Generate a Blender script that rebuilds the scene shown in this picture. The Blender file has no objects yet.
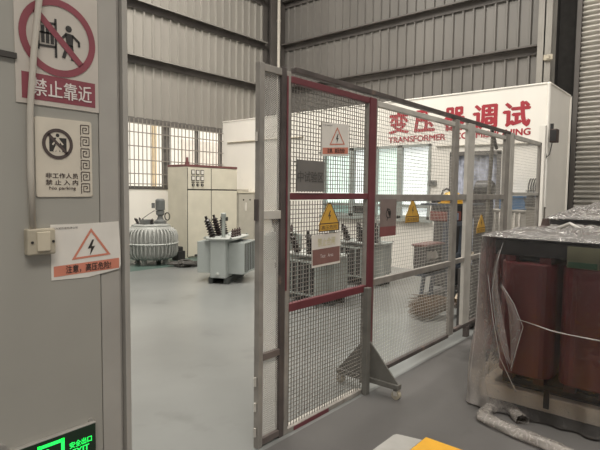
import bpy, bmesh, math, random
from mathutils import Vector, Matrix, noise
random.seed(7)
C = bpy.context.scene.collection
PI = math.pi

# ------------------------------------------------------------------ materials
def mat(name, col, rough=0.6, metal=0.0, var=0.0, scale=6.0, bump=0.0, bscale=40.0, spots=None, stretch=(1, 1, 1), spec=0.5):
    m = bpy.data.materials.new(name); m.use_nodes = True
    nt = m.node_tree; N = nt.nodes; L = nt.links
    b = N['Principled BSDF']
    b.inputs['Roughness'].default_value = rough
    b.inputs['Metallic'].default_value = metal
    b.inputs['Specular IOR Level'].default_value = spec
    b.inputs['Base Color'].default_value = (*col, 1)
    tc = N.new('ShaderNodeTexCoord')
    mp = N.new('ShaderNodeMapping'); mp.inputs['Scale'].default_value = stretch
    L.new(tc.outputs['Object'], mp.inputs['Vector'])
    if var > 0:
        n = N.new('ShaderNodeTexNoise'); n.inputs['Scale'].default_value = scale; n.inputs['Detail'].default_value = 6
        L.new(mp.outputs['Vector'], n.inputs['Vector'])
        r = N.new('ShaderNodeValToRGB')
        r.color_ramp.elements[0].position = 0.3; r.color_ramp.elements[1].position = 0.72
        r.color_ramp.elements[0].color = (*[max(0, c * (1 - var)) for c in col], 1)
        r.color_ramp.elements[1].color = (*[min(1, c * (1 + var)) for c in col], 1)
        L.new(n.outputs['Fac'], r.inputs['Fac'])
        out = r.outputs['Color']
        if spots:
            n2 = N.new('ShaderNodeTexNoise'); n2.inputs['Scale'].default_value = spots[1]; n2.inputs['Detail'].default_value = 8
            L.new(mp.outputs['Vector'], n2.inputs['Vector'])
            r2 = N.new('ShaderNodeValToRGB'); r2.color_ramp.elements[0].position = spots[2]; r2.color_ramp.elements[1].position = spots[2] + 0.1
            L.new(n2.outputs['Fac'], r2.inputs['Fac'])
            mx = N.new('ShaderNodeMixRGB'); mx.inputs['Color2'].default_value = (*spots[0], 1)
            L.new(r2.outputs['Color'], mx.inputs['Fac']); L.new(out, mx.inputs['Color1'])
            out = mx.outputs['Color']
        L.new(out, b.inputs['Base Color'])
    if bump > 0:
        n3 = N.new('ShaderNodeTexNoise'); n3.inputs['Scale'].default_value = bscale; n3.inputs['Detail'].default_value = 5
        L.new(mp.outputs['Vector'], n3.inputs['Vector'])
        bp = N.new('ShaderNodeBump'); bp.inputs['Strength'].default_value = bump; bp.inputs['Distance'].default_value = 0.01
        L.new(n3.outputs['Fac'], bp.inputs['Height']); L.new(bp.outputs['Normal'], b.inputs['Normal'])
    return m

def emit(name, col, s, rough=0.3):
    m = mat(name, col, rough)
    b = m.node_tree.nodes['Principled BSDF']
    b.inputs['Emission Color'].default_value = (*col, 1); b.inputs['Emission Strength'].default_value = s
    return m

M = {}
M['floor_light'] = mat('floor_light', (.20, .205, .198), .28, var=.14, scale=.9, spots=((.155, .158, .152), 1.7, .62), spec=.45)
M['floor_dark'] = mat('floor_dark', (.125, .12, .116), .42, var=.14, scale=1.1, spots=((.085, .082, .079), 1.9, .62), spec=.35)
M['floor_green'] = mat('floor_green', (.075, .115, .10), .4, var=.2, scale=2.0)
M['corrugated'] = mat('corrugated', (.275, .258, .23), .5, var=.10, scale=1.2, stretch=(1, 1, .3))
M['corr_shaded'] = mat('corr_shaded', (.155, .145, .132), .55, var=.12, scale=1.2, stretch=(1, 1, .3))  # same sheeting as the left wall, darkened to paint in weaker light
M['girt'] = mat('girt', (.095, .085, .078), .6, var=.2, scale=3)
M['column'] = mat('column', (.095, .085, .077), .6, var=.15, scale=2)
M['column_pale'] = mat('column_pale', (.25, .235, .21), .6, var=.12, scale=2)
M['plaster'] = mat('plaster', (.82, .785, .72), .75, var=.05, scale=1.5, spots=((.62, .56, .47), 3.0, .72), stretch=(1, 1, .4))
M['roof'] = mat('roof', (.35, .34, .32), .7, var=.05)
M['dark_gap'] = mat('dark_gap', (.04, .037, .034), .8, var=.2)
M['shutter'] = mat('shutter', (.55, .525, .48), .4, metal=.15, var=.12, scale=2.0, stretch=(.4, 1, 1))
M['pillar'] = mat('pillar', (.335, .322, .288), .5, var=.06, scale=2.2, spots=((.32, .30, .27), 2.6, .68))
M['pillar_trim'] = mat('pillar_trim', (.36, .34, .31), .5, var=.08, scale=4)
M['seam'] = mat('seam', (.05, .045, .04), .7)
M['winframe_dark'] = mat('winframe_dark', (.13, .12, .11), .5, var=.15)
M['grille'] = mat('grille', (.25, .23, .20), .5, var=.1)
M['alu'] = mat('alu', (.30, .33, .31), .45, var=.1)
M['pane_lit'] = emit('pane_lit', (.70, .84, .78), .62, .15)
M['pane_pale'] = emit('pane_pale', (.84, .90, .89), .70, .15)
M['pane_teal'] = emit('pane_teal', (.28, .42, .38), .35, .15)
M['pane_dark'] = mat('pane_dark', (.05, .055, .055), .2)
M['film_curtain'] = mat('film_curtain', (.42, .44, .52), .22, var=.45, scale=9, bump=1.0, bscale=14)
M['letter_red'] = mat('letter_red', (.36, .03, .042), .5, var=.1, scale=5)
M['fence_gray'] = mat('fence_gray', (.27, .25, .225), .5, var=.22, scale=7, spots=((.17, .13, .10), 11, .68))
M['fence_pale'] = mat('fence_pale', (.50, .475, .43), .5, var=.15, scale=6, spots=((.28, .22, .17), 11, .70))
M['fence_dark'] = mat('fence_dark', (.085, .07, .065), .5, var=.3, scale=7, spots=((.17, .12, .1), 9, .62))
M['fence_brown'] = mat('fence_brown', (.135, .11, .10), .5, var=.3, scale=7)
M['fence_red'] = mat('fence_red', (.145, .038, .046), .45, var=.15, scale=7)
M['foot_gray'] = mat('foot_gray', (.15, .145, .13), .55, var=.2, scale=9)
M['wire'] = mat('wire', (.20, .185, .165), .5, var=.1)
M['wire_pale'] = mat('wire_pale', (.46, .44, .40), .5, var=.1)
M['wire_lozenge'] = mat('wire_lozenge', (.50, .48, .44), .5, var=.1)
M['paper'] = mat('paper', (.70, .665, .61), .6, var=.05, scale=12)
M['paper_grey'] = mat('paper_grey', (.50, .455, .405), .6, var=.06, scale=10, spots=((.40, .36, .31), 9, .70))
M['paper_cream'] = mat('paper_cream', (.60, .545, .455), .6, var=.06, scale=10, spots=((.45, .38, .3), 9, .72))
M['print_red'] = mat('print_red', (.235, .058, .075), .55, var=.1, scale=14)
M['print_orange'] = mat('print_orange', (.58, .21, .14), .55, var=.08, scale=14)
M['print_black'] = mat('print_black', (.03, .027, .025), .6)
M['print_brown'] = mat('print_brown', (.075, .055, .05), .6)
M['print_white'] = mat('print_white', (.68, .62, .59), .6)
M['print_fade'] = mat('print_fade', (.62, .58, .36), .6)
M['paper_brown'] = mat('paper_brown', (.22, .115, .10), .55, var=.1, scale=10)
M['paper_taupe'] = mat('paper_taupe', (.22, .17, .155), .5, var=.1, scale=10)
M['paper_maroon'] = mat('paper_maroon', (.22, .075, .075), .5, var=.1, scale=10)
M['plaque_gray'] = mat('plaque_gray', (.17, .16, .15), .35, var=.12, scale=5)
M['plaque_text'] = mat('plaque_text', (.075, .07, .065), .4)
M['sign_yellow'] = mat('sign_yellow', (.62, .36, .055), .45, var=.08, scale=12)
M['box_cream'] = mat('box_cream', (.42, .375, .29), .5, var=.15, scale=14, spots=((.22, .18, .13), 20, .66))
M['box_pale'] = mat('box_pale', (.55, .49, .38), .45, var=.06, scale=14)
M['pipe_white'] = mat('pipe_white', (.50, .46, .40), .5, var=.12, scale=8, stretch=(1, 1, .2))
M['exit_green'] = emit('exit_green', (.02, .85, .12), 1.0)
M['exit_dark'] = mat('exit_dark', (.012, .03, .016), .2)
M['steel'] = mat('steel', (.45, .43, .40), .35, metal=.6, var=.1)
M['cab_cream'] = mat('cab_cream', (.62, .58, .475), .5, var=.06, scale=4, spots=((.40, .34, .22), 7, .72))
M['cab_side'] = mat('cab_side', (.58, .54, .44), .5, var=.06, scale=4, spots=((.36, .29, .17), 6, .70))
M['cab_red'] = mat('cab_red', (.15, .055, .055), .5, var=.1)
M['cab_gray'] = mat('cab_gray', (.42, .395, .34), .5, var=.08)
M['black'] = mat('black', (.022, .02, .02), .45, var=.2, scale=8)
M['tf_gray'] = mat('tf_gray', (.38, .41, .395), .4, var=.06, scale=5)
M['tf_gray2'] = mat('tf_gray2', (.31, .335, .31), .4, var=.08, scale=5)
M['tf_lid'] = mat('tf_lid', (.44, .455, .43), .4, var=.12, scale=8)
M['tf_fin'] = mat('tf_fin', (.20, .22, .205), .45, var=.1, scale=5)
M['skid'] = mat('skid', (.05, .055, .052), .6, var=.2)
M['porcelain'] = mat('porcelain', (.016, .010, .009), .3, var=.2)
M['bush_red'] = mat('bush_red', (.045, .022, .018), .35, var=.2)
M['tank_gray'] = mat('tank_gray', (.33, .335, .315), .45, var=.12, scale=5, spots=((.22, .2, .17), 8, .7))
M['motor'] = mat('motor', (.12, .125, .12), .45, var=.15)
M['rubber'] = mat('rubber', (.03, .028, .026), .6, var=.2)
M['cable_gray'] = mat('cable_gray', (.06, .055, .05), .6, var=.2)
M['coil_red'] = mat('coil_red', (.17, .036, .040), .35, var=.12, scale=3)
M['coil_dark'] = mat('coil_dark', (.05, .012, .013), .45, var=.15, scale=3)
M['yoke'] = mat('yoke', (.016, .016, .018), .4, var=.2, scale=5)
M['beam_beige'] = mat('beam_beige', (.60, .53, .43), .5, var=.12, scale=5)
M['label_olive'] = mat('label_olive', (.16, .16, .10), .5, var=.12, scale=9)
M['label_green'] = mat('label_green', (.03, .10, .05), .5)
M['bench_blue'] = mat('bench_blue', (.085, .10, .125), .5, var=.15)
M['maroon_wood'] = mat('maroon_wood', (.19, .075, .065), .45, var=.15, scale=6)
M['box_dark'] = mat('box_dark', (.075, .068, .065), .6, var=.15)
M['blue_plastic'] = mat('blue_plastic', (.04, .13, .27), .45, var=.15)
M['helmet'] = mat('helmet', (.68, .42, .05), .35, var=.05)
M['bag_red'] = mat('bag_red', (.20, .055, .04), .7, var=.2)
M['bag_blue'] = mat('bag_blue', (.22, .29, .38), .6, var=.2)
M['reel_brown'] = mat('reel_brown', (.06, .038, .032), .6, var=.25)
M['straw'] = mat('straw', (.17, .11, .065), .8, var=.4, scale=25)
M['bamboo'] = mat('bamboo', (.50, .42, .31), .6, var=.15, scale=10)
M['grey_wood'] = mat('grey_wood', (.20, .185, .16), .7, var=.2, scale=9)
M['cloth_gray'] = mat('cloth_gray', (.42, .39, .35), .85, var=.15, scale=6)
M['cabinet_taupe'] = mat('cabinet_taupe', (.20, .18, .15), .6, var=.12)
M['yellow_paint'] = mat('yellow_paint', (.80, .42, .035), .5, var=.08, scale=6)
M['pale_paint'] = mat('pale_paint', (.42, .41, .385), .5, var=.08, scale=6)
M['out_white'] = mat('out_white', (.85, .83, .78), .8, var=.03)
M['out_ochre'] = mat('out_ochre', (.74, .60, .42), .8, var=.1)
M['out_red'] = mat('out_red', (.76, .70, .64), .8, var=.1)
M['tree'] = mat('tree', (.10, .12, .07), .9, var=.4, scale=5)

def film_mat(name, base, streak, tint=(.80, .765, .75), rough=.14, nscale=6.0, bump=.8, width=.012):
    """clear polythene: mostly transparent, milky in creases, glossy with fresnel"""
    m = bpy.data.materials.new(name); m.use_nodes = True
    nt = m.node_tree; N = nt.nodes; L = nt.links
    for n in list(N): N.remove(n)
    out = N.new('ShaderNodeOutputMaterial')
    tc = N.new('ShaderNodeTexCoord')
    n1 = N.new('ShaderNodeTexNoise'); n1.inputs['Scale'].default_value = nscale; n1.inputs['Detail'].default_value = 9; n1.inputs['Distortion'].default_value = 1.6
    L.new(tc.outputs['Object'], n1.inputs['Vector'])
    # thin crease lines where the noise crosses its middle
    sub = N.new('ShaderNodeMath'); sub.operation = 'SUBTRACT'; sub.inputs[1].default_value = .5
    ab = N.new('ShaderNodeMath'); ab.operation = 'ABSOLUTE'
    rp = N.new('ShaderNodeMapRange'); rp.inputs['From Min'].default_value = 0; rp.inputs['From Max'].default_value = width
    rp.inputs['To Min'].default_value = streak; rp.inputs['To Max'].default_value = 0
    L.new(n1.outputs['Fac'], sub.inputs[0]); L.new(sub.outputs[0], ab.inputs[0]); L.new(ab.outputs[0], rp.inputs['Value'])
    n2 = N.new('ShaderNodeTexNoise'); n2.inputs['Scale'].default_value = 2.3; n2.inputs['Detail'].default_value = 4
    L.new(tc.outputs['Object'], n2.inputs['Vector'])
    mul = N.new('ShaderNodeMath'); mul.operation = 'MULTIPLY'; L.new(rp.outputs[0], mul.inputs[0]); L.new(n2.outputs['Fac'], mul.inputs[1])
    at_ = N.new('ShaderNodeAttribute'); at_.attribute_name = 'bunch'      # layers of bunched film lying over each other
    add0 = N.new('ShaderNodeMath'); add0.operation = 'ADD'; add0.inputs[1].default_value = base; L.new(at_.outputs['Fac'], add0.inputs[0])
    add = N.new('ShaderNodeMath'); add.operation = 'ADD'; add.use_clamp = True
    L.new(mul.outputs[0], add.inputs[0]); L.new(add0.outputs[0], add.inputs[1])
    tr = N.new('ShaderNodeBsdfTransparent'); tr.inputs['Color'].default_value = (.97, .96, .96, 1)
    df = N.new('ShaderNodeBsdfDiffuse'); df.inputs['Color'].default_value = (*tint, 1)
    tl = N.new('ShaderNodeBsdfTranslucent'); tl.inputs['Color'].default_value = (*tint, 1)
    md = N.new('ShaderNodeMixShader'); md.inputs['Fac'].default_value = .35
    L.new(df.outputs[0], md.inputs[1]); L.new(tl.outputs[0], md.inputs[2])
    m1 = N.new('ShaderNodeMixShader'); L.new(add.outputs[0], m1.inputs['Fac']); L.new(tr.outputs[0], m1.inputs[1]); L.new(md.outputs[0], m1.inputs[2])
    bp = N.new('ShaderNodeBump'); bp.inputs['Strength'].default_value = bump; bp.inputs['Distance'].default_value = .02
    L.new(n1.outputs['Fac'], bp.inputs['Height'])
    gl = N.new('ShaderNodeBsdfGlossy'); gl.inputs['Roughness'].default_value = rough; L.new(bp.outputs['Normal'], gl.inputs['Normal'])
    fr = N.new('ShaderNodeFresnel'); fr.inputs['IOR'].default_value = 1.45; L.new(bp.outputs['Normal'], fr.inputs['Normal'])
    m2 = N.new('ShaderNodeMixShader'); L.new(fr.outputs[0], m2.inputs['Fac']); L.new(m1.outputs[0], m2.inputs[1]); L.new(gl.outputs[0], m2.inputs[2])
    L.new(m2.outputs[0], out.inputs['Surface'])
    return m
M['film'] = film_mat('film', .012, .55, nscale=14, bump=.45, rough=.06, width=.007, tint=(.84, .79, .75))
M['film_top'] = film_mat('film_top', .26, .6, nscale=7, bump=1.6, rough=.09, width=.025, tint=(.86, .82, .78))
M['film_milky'] = film_mat('film_milky', .20, .3, nscale=9, bump=.5, rough=.08, tint=(.84, .78, .74))
M['film_edge'] = film_mat('film_edge', .6, .3, nscale=14, bump=.5)
M['film_roll'] = film_mat('film_roll', .36, .6, nscale=12, bump=1.3, rough=.09, width=.02, tint=(.84, .78, .72))

# ------------------------------------------------------------------ mesh helpers
class MB:
    def __init__(s): s.v = []; s.f = []
    def add(s, vs, fs):
        o = len(s.v); s.v += [tuple(v) for v in vs]; s.f += [tuple(i + o for i in f) for f in fs]; return s
    def box(s, x0, x1, y0, y1, z0, z1):
        return s.add([(x0, y0, z0), (x1, y0, z0), (x1, y1, z0), (x0, y1, z0), (x0, y0, z1), (x1, y0, z1), (x1, y1, z1), (x0, y1, z1)],
                     [(0, 3, 2, 1), (4, 5, 6, 7), (0, 1, 5, 4), (1, 2, 6, 5), (2, 3, 7, 6), (3, 0, 4, 7)])
    def cyl(s, p0, p1, r0, r1=None, n=16):
        r1 = r0 if r1 is None else r1
        return s.tube([p0, p1], [r0, r1], n)
    def tube(s, pts, r, n=10, cap=True):
        pts = [Vector(p) for p in pts]; rs = r if isinstance(r, (list, tuple)) else [r] * len(pts)
        o = len(s.v); prev = None
        for i, p in enumerate(pts):
            d = (pts[min(i + 1, len(pts) - 1)] - pts[max(i - 1, 0)]).normalized()
            if prev is None:
                a = Vector((0, 0, 1)) if abs(d.z) < .9 else Vector((1, 0, 0))
                u = d.cross(a).normalized()
            else:
                u = (prev - d * prev.dot(d)).normalized()
            prev = u; w = d.cross(u)
            for k in range(n):
                t = 2 * PI * k / n
                s.v.append(tuple(p + (u * math.cos(t) + w * math.sin(t)) * rs[i]))
        for i in range(len(pts) - 1):
            for k in range(n):
                a = o + i * n + k; b = o + i * n + (k + 1) % n
                s.f.append((a, b, b + n, a + n))
        if cap:
            s.f.append(tuple(o + k for k in reversed(range(n)))); e = o + (len(pts) - 1) * n
            s.f.append(tuple(e + k for k in range(n)))
        return s
    def lathe(s, c, prof, n=24, axis=None):
        """profile of (r, h) along axis (default +Z) from point c"""
        c = Vector(c); q = Vector((0, 0, 1)).rotation_difference(Vector(axis)) if axis is not None else None
        o = len(s.v)
        for r, h in prof:
            for k in range(n):
                t = 2 * PI * k / n; p = Vector((r * math.cos(t), r * math.sin(t), h))
                if q: p = q @ p
                s.v.append(tuple(c + p))
        for i in range(len(prof) - 1):
            for k in range(n):
                a = o + i * n + k; b = o + i * n + (k + 1) % n
                s.f.append((a, b, b + n, a + n))
        s.f.append(tuple(o + k for k in reversed(range(n)))); e = o + (len(prof) - 1) * n
        s.f.append(tuple(e + k for k in range(n)))
        return s
    def prism(s, pts, z0, z1):
        n = len(pts)
        return s.add([(x, y, z0) for x, y in pts] + [(x, y, z1) for x, y in pts],
                     [tuple(reversed(range(n))), tuple(range(n, 2 * n))] + [(i, (i + 1) % n, (i + 1) % n + n, i + n) for i in range(n)])
    def bar(s, p0, p1, w, h=None, up=(0, 0, 1)):
        """rectangular bar between two points"""
        h = w if h is None else h; p0 = Vector(p0); p1 = Vector(p1); d = (p1 - p0).normalized(); up = Vector(up)
        if abs(d.dot(up)) > .95: up = Vector((1, 0, 0))
        u = d.cross(up).normalized() * w / 2; v = u.cross(d).normalized() * h / 2
        vs = [p + a * u + b * v for p in (p0, p1) for a, b in ((-1, -1), (1, -1), (1, 1), (-1, 1))]
        return s.add(vs, [(0, 1, 2, 3), (7, 6, 5, 4), (0, 4, 5, 1), (1, 5, 6, 2), (2, 6, 7, 3), (3, 7, 4, 0)])
    def build(s, name, m, parent=None, smooth=False, bevel=0.0, origin=None, rawlocal=False, sub=0):
        me = bpy.data.meshes.new(name)
        off = Vector((0, 0, 0))
        if parent is not None and not rawlocal:
            q = parent
            while q is not None: off += q.location; q = q.parent
        elif origin is not None: off = Vector(origin)
        me.from_pydata([tuple(Vector(v) - off) for v in s.v], [], s.f); me.update()
        bm = bmesh.new(); bm.from_mesh(me); bmesh.ops.recalc_face_normals(bm, faces=bm.faces[:]); bm.to_mesh(me); bm.free()
        ms = m if isinstance(m, (list, tuple)) else [m]
        for k in ms: me.materials.append(M[k] if isinstance(k, str) else k)
        if smooth:
            for p in me.polygons: p.use_smooth = True
        o = bpy.data.objects.new(name, me); C.objects.link(o)
        if parent is not None: o.parent = parent
        elif origin is not None: o.location = off
        if bevel > 0:
            b = o.modifiers.new('bevel', 'BEVEL'); b.width = bevel; b.segments = 2; b.limit_method = 'ANGLE'
        if sub:
            b = o.modifiers.new('sub', 'SUBSURF'); b.levels = b.render_levels = sub
        return o

def tag(o, label=None, cat=None, group=None, kind=None):
    if label: o['label'] = label
    if cat: o['category'] = cat
    if group: o['group'] = group
    if kind: o['kind'] = kind
    return o
def thing(name, label, cat, loc=(0, 0, 0), rz=0, group=None):
    o = bpy.data.objects.new(name, None); C.objects.link(o); o.location = loc; o.rotation_euler = (0, 0, rz); o.empty_display_size = .1
    return tag(o, label, cat, group)
def struct(name, mb, m, **k): return tag(mb.build(name, m, **k), kind='structure')

class Fr:
    """flat artwork frame: a to the right, b up, c out of the surface"""
    def __init__(s, o, r, u, n): s.o, s.r, s.u, s.n = Vector(o), Vector(r).normalized(), Vector(u).normalized(), Vector(n).normalized()
    def p(s, a, b, c=0): return s.o + s.r * a + s.u * b + s.n * c
def slab(fr, pts, c0, c1):
    mb = MB(); n = len(pts)
    mb.add([fr.p(a, b, c0) for a, b in pts] + [fr.p(a, b, c1) for a, b in pts],
           [tuple(range(n)), tuple(reversed(range(n, 2 * n)))] + [(i, i + n, (i + 1) % n + n, (i + 1) % n) for i in range(n)])
    return mb
def rect(a0, a1, b0, b1): return [(a0, b0), (a1, b0), (a1, b1), (a0, b1)]
def polys(fr, lst, c):
    mb = MB()
    for pts in lst: mb.add([fr.p(a, b, c) for a, b in pts], [tuple(range(len(pts)))])
    return mb
def ring(cx, cy, r0, r1, n=48, ax=1, ay=1):
    q = []
    for k in range(n):
        t, u = 2 * PI * k / n, 2 * PI * (k + 1) / n
        q.append([(cx + ax * r0 * math.cos(t), cy + ay * r0 * math.sin(t)), (cx + ax * r1 * math.cos(t), cy + ay * r1 * math.sin(t)),
                  (cx + ax * r1 * math.cos(u), cy + ay * r1 * math.sin(u)), (cx + ax * r0 * math.cos(u), cy + ay * r0 * math.sin(u))])
    return q
def disc(cx, cy, r, n=20): return [(cx + r * math.cos(2 * PI * k / n), cy + r * math.sin(2 * PI * k / n)) for k in range(n)]
def stroke(p, q, w):
    d = Vector((q[0] - p[0], q[1] - p[1])).normalized(); n = Vector((-d.y, d.x)) * w / 2
    return [(p[0] - n.x, p[1] - n.y), (q[0] - n.x, q[1] - n.y), (q[0] + n.x, q[1] + n.y), (p[0] + n.x, p[1] + n.y)]
def tri_ring(pts, w):
    """outline of a polygon as quads, w towards the centroid"""
    cx = sum(p[0] for p in pts) / len(pts); cy = sum(p[1] for p in pts) / len(pts)
    inn = [(p[0] + (cx - p[0]) * w, p[1] + (cy - p[1]) * w) for p in pts]
    return [[pts[i], pts[(i + 1) % len(pts)], inn[(i + 1) % len(pts)], inn[i]] for i in range(len(pts))]
def text(name, s, fr, a0, a1, b0, b1, c, m, parent, bold=0.0, ext=0.0):
    cu = bpy.data.curves.new(name, 'FONT'); cu.body = s; cu.size = 1; cu.offset = 0; cu.extrude = 0; cu.resolution_u = 3
    t = bpy.data.objects.new(name, cu); C.objects.link(t)
    dg = bpy.context.evaluated_depsgraph_get(); dg.update()
    me = bpy.data.meshes.new_from_object(t.evaluated_get(dg))
    bpy.data.objects.remove(t)
    vs = [v.co.copy() for v in me.vertices]; fs = [tuple(p.vertices) for p in me.polygons]
    bpy.data.meshes.remove(me)
    if not vs: return None
    x0, x1 = min(v.x for v in vs), max(v.x for v in vs); y0, y1 = min(v.y for v in vs), max(v.y for v in vs)
    mb = MB()
    for q, (dx, dy) in enumerate([(0, 0)] if not bold else [(0, 0), (-bold, 0), (bold, 0), (0, bold * .7), (0, -bold * .7)]):
        mb.add([fr.p(a0 + (v.x + dx - x0) / (x1 - x0) * (a1 - a0), b0 + (v.y + dy - y0) / (y1 - y0) * (b1 - b0), c + .00012 * q) for v in vs], fs)
    return mb.build(name, m, parent)
def bolt_shape(cx, cy, h):
    w = h * .42
    return [(cx + w * .15, cy + h / 2), (cx - w * .55, cy - h * .06), (cx - w * .02, cy - h * .03), (cx - w * .25, cy - h / 2), (cx + w * .6, cy + h * .10), (cx + w * .08, cy + h * .07), (cx + w * .45, cy + h / 2)]

# ------------------------------------------------------------------ camera (focal 499 px, tilt from the vanishing points)
R = Matrix(((0.6477672666765287, 0.04420058996145726, -0.7605549789919714),
            (-0.7617467983823346, 0.05304858617095774, -0.6456993593457603),
            (0.011806073719988954, 0.9976132293390668, 0.06803279555476602)))
CAM = Vector((0, 0, 1.5)); F = 499.0
cd = bpy.data.cameras.new('camera'); cam = bpy.data.objects.new('camera', cd); C.objects.link(cam)
cam.matrix_world = Matrix.Translation(CAM) @ R.to_4x4()
cd.sensor_width = 36; cd.lens = 36 * F / 600; cd.clip_start = .05; cd.clip_end = 200
bpy.context.scene.camera = cam
def ray(x, y): return R @ Vector((x - 300, 225 - y, -F))
def onY(x, y, Y): d = ray(x, y); return CAM + d * (Y / d.y)
def onX(x, y, X): d = ray(x, y); return CAM + d * (X / d.x)
def flr(x, y, z=0): d = ray(x, y); return CAM + d * ((z - 1.5) / d.z)

# ------------------------------------------------------------------ setting
YF = 1.985       # fence line
XW = 8.813       # white partition wall
XB = 10.9        # back shed wall
YW = 10.22       # window wall
me = MB()
def fl(x0, x1, y0, y1, name, m, z=0):
    struct(name, MB().box(x0, x1, y0, y1, z - .12, z), m)
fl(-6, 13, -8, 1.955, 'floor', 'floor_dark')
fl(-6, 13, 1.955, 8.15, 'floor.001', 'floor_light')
fl(-6, 13, 8.15, 10.6, 'floor.002', 'floor_green')

def corrug(x0, x1, z0, z1, pitch=.235, d=.045, w=.05):
    """profile points along a line: flat pans with raised narrow ribs"""
    pts = []; x = x0
    while x < x1:
        pts += [(x, 0), (x + pitch - w - .02, 0), (x + pitch - w, d), (x + pitch - .02, d)]
        x += pitch
    pts.append((x, 0)); return [p for p in pts if p[0] <= x1 + .2]
mb = MB(); pr = corrug(-1, XB, 0, 0)
for (x, d) in pr: mb.v += [(x, YW - d, 3.1), (x, YW - d, 9.2)]
mb.f += [(2 * i, 2 * i + 2, 2 * i + 3, 2 * i + 1) for i in range(len(pr) - 1)]
n0 = len(mb.v); mb.box(-1, XB + .2, YW + .001, YW + .06, 3.1, 9.2)
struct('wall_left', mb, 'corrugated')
mb = MB().box(-1, XB, YW - .02, YW + .2, 0, 1.54)
struct('wall_left_lower', mb, 'plaster', bevel=.01)
mb = MB(); pr = corrug(2.75, YW, 0, 0)
for (y, d) in pr: mb.v += [(XB - d, y, 0), (XB - d, y, 9.2)]
mb.f += [(2 * i, 2 * i + 2, 2 * i + 3, 2 * i + 1) for i in range(len(pr) - 1)]
mb.box(XB + .001, XB + .06, 2.75, YW + .1, 0, 9.2)
struct('wall_back', mb, 'corr_shaded')
struct('ceiling', MB().box(-6, 13, -8, 10.5, 9.2, 9.3), 'roof')
# girts (cold-formed channels) on both shed walls
for i, z in enumerate((4.45, 5.65, 6.85, 8.05)):
    struct('trim_%d' % (i + 1), MB().box(-1, 10.32, YW - .20, YW - .05, z - .008, z).box(-1, 10.32, YW - .056, YW - .05, z - .16, z), 'girt')
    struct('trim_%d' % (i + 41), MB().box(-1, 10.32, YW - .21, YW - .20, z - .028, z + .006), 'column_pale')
    struct('trim_%d' % (i + 11), MB().box(XB - .20, XB - .05, 2.9, 9.9, z - .008, z).box(XB - .056, XB - .05, 2.9, 9.9, z - .16, z), 'girt')
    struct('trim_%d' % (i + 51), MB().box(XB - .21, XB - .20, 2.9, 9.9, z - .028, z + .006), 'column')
def hcol(x0, x1, y0, y1, axis):
    t = .025
    if axis == 'y': return MB().box(x0, x1, y0, y0 + t, 0, 9.15).box(x0, x1, y1 - t, y1, 0, 9.15).box((x0 + x1) / 2 - t / 2, (x0 + x1) / 2 + t / 2, y0, y1, 0, 9.15)
    return MB().box(x0, x0 + t, y0, y1, 0, 9.15).box(x1 - t, x1, y0, y1, 0, 9.15).box(x0, x1, (y0 + y1) / 2 - t / 2, (y0 + y1) / 2 + t / 2, 0, 9.15)
struct('trim_21', hcol(10.3, 10.85, 9.87, 10.2, 'y'), 'column')
struct('trim_22', hcol(10.5, 10.85, 2.68, 2.93, 'x'), 'column_pale')
tag(MB().cyl((10.46, 9.74, 0), (10.46, 9.74, 9.1), .045).tube([(10.46, 9.74, 6.2), (10.46, 9.74, 6.26)], .056).build('drain_pipe', 'pipe_white', origin=(10.46, 9.74, 0)), 'slim white vertical pipe running up the dark corner column', 'pipe')
# dark recess and roller shutter at the right end
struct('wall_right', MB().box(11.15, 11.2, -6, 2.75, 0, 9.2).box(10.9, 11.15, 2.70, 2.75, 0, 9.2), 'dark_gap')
mb = MB(); z = 0; pr = []
while z < 7.0:
    for k in range(8):
        t = k / 8.0
        pr.append((10.975 - .034 * math.sin(PI * t / .62) if t < .62 else 11.02, z + t * .095))
    z += .095
for (x, zz) in pr: mb.v += [(x, -4.5, zz), (x, 2.28, zz)]
mb.f += [(2 * i, 2 * i + 1, 2 * i + 3, 2 * i + 2) for i in range(len(pr) - 1)]
struct('door_1', mb, 'shutter')
struct('trim_23', MB().box(10.88, 11.06, 2.26, 2.34, 0, 7.0), 'column')
tag(MB().cyl((11.05, 2.3, 6.3), (11.05, 2.70, 6.3), .03).build('stay_pipe', 'column_pale', origin=(11.05, 2.3, 6.3)), 'short horizontal pipe high in the dark gap beside the shutter', 'pipe')

# --- window in the left wall
t = MB()
for x0, x1 in ((5.3, 5.36), (6.98, 7.16), (7.95, 8.02), (8.72, 8.80), (4.2, 4.3)): t.box(x0, x1, YW - .02, YW + .06, 1.54, 3.1)
t.box(3.0, 8.8, YW - .03, YW + .08, 3.0, 3.12).box(3.0, 8.8, YW - .03, YW + .08, 1.50, 1.57)
w = struct('window_1', t, 'winframe_dark')
g = MB(); x = 3.05
while x < 8.75: g.box(x, x + .016, YW - .06, YW - .044, 1.53, 3.08); x += .108
for z in (1.62, 1.85, 2.16, 2.47, 2.78, 2.98): g.box(3.0, 8.8, YW - .064, YW - .048, z - .011, z + .011)
g.build('window_grille', 'grille', w)
# outside: neighbouring pale building seen through the bars
b = thing('neighbouring_building', 'overexposed pale building outside beyond the barred window', 'building', (6.5, 15.0, 0))
MB().box(-2, 30, 15.0, 15.3, -.2, 5.5).build('facade', 'out_white', b)
MB().box(9.80, 9.93, 14.9, 15.0, -.2, 5.5).build('pilaster', 'out_ochre', b)
MB().box(11.0, 13.2, 14.94, 15.0, 1.2, 3.3).build('wall_panel', 'out_red', b)
fl(-6, 30, 10.6, 15.3, 'floor.003', 'out_white', -.1)

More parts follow.
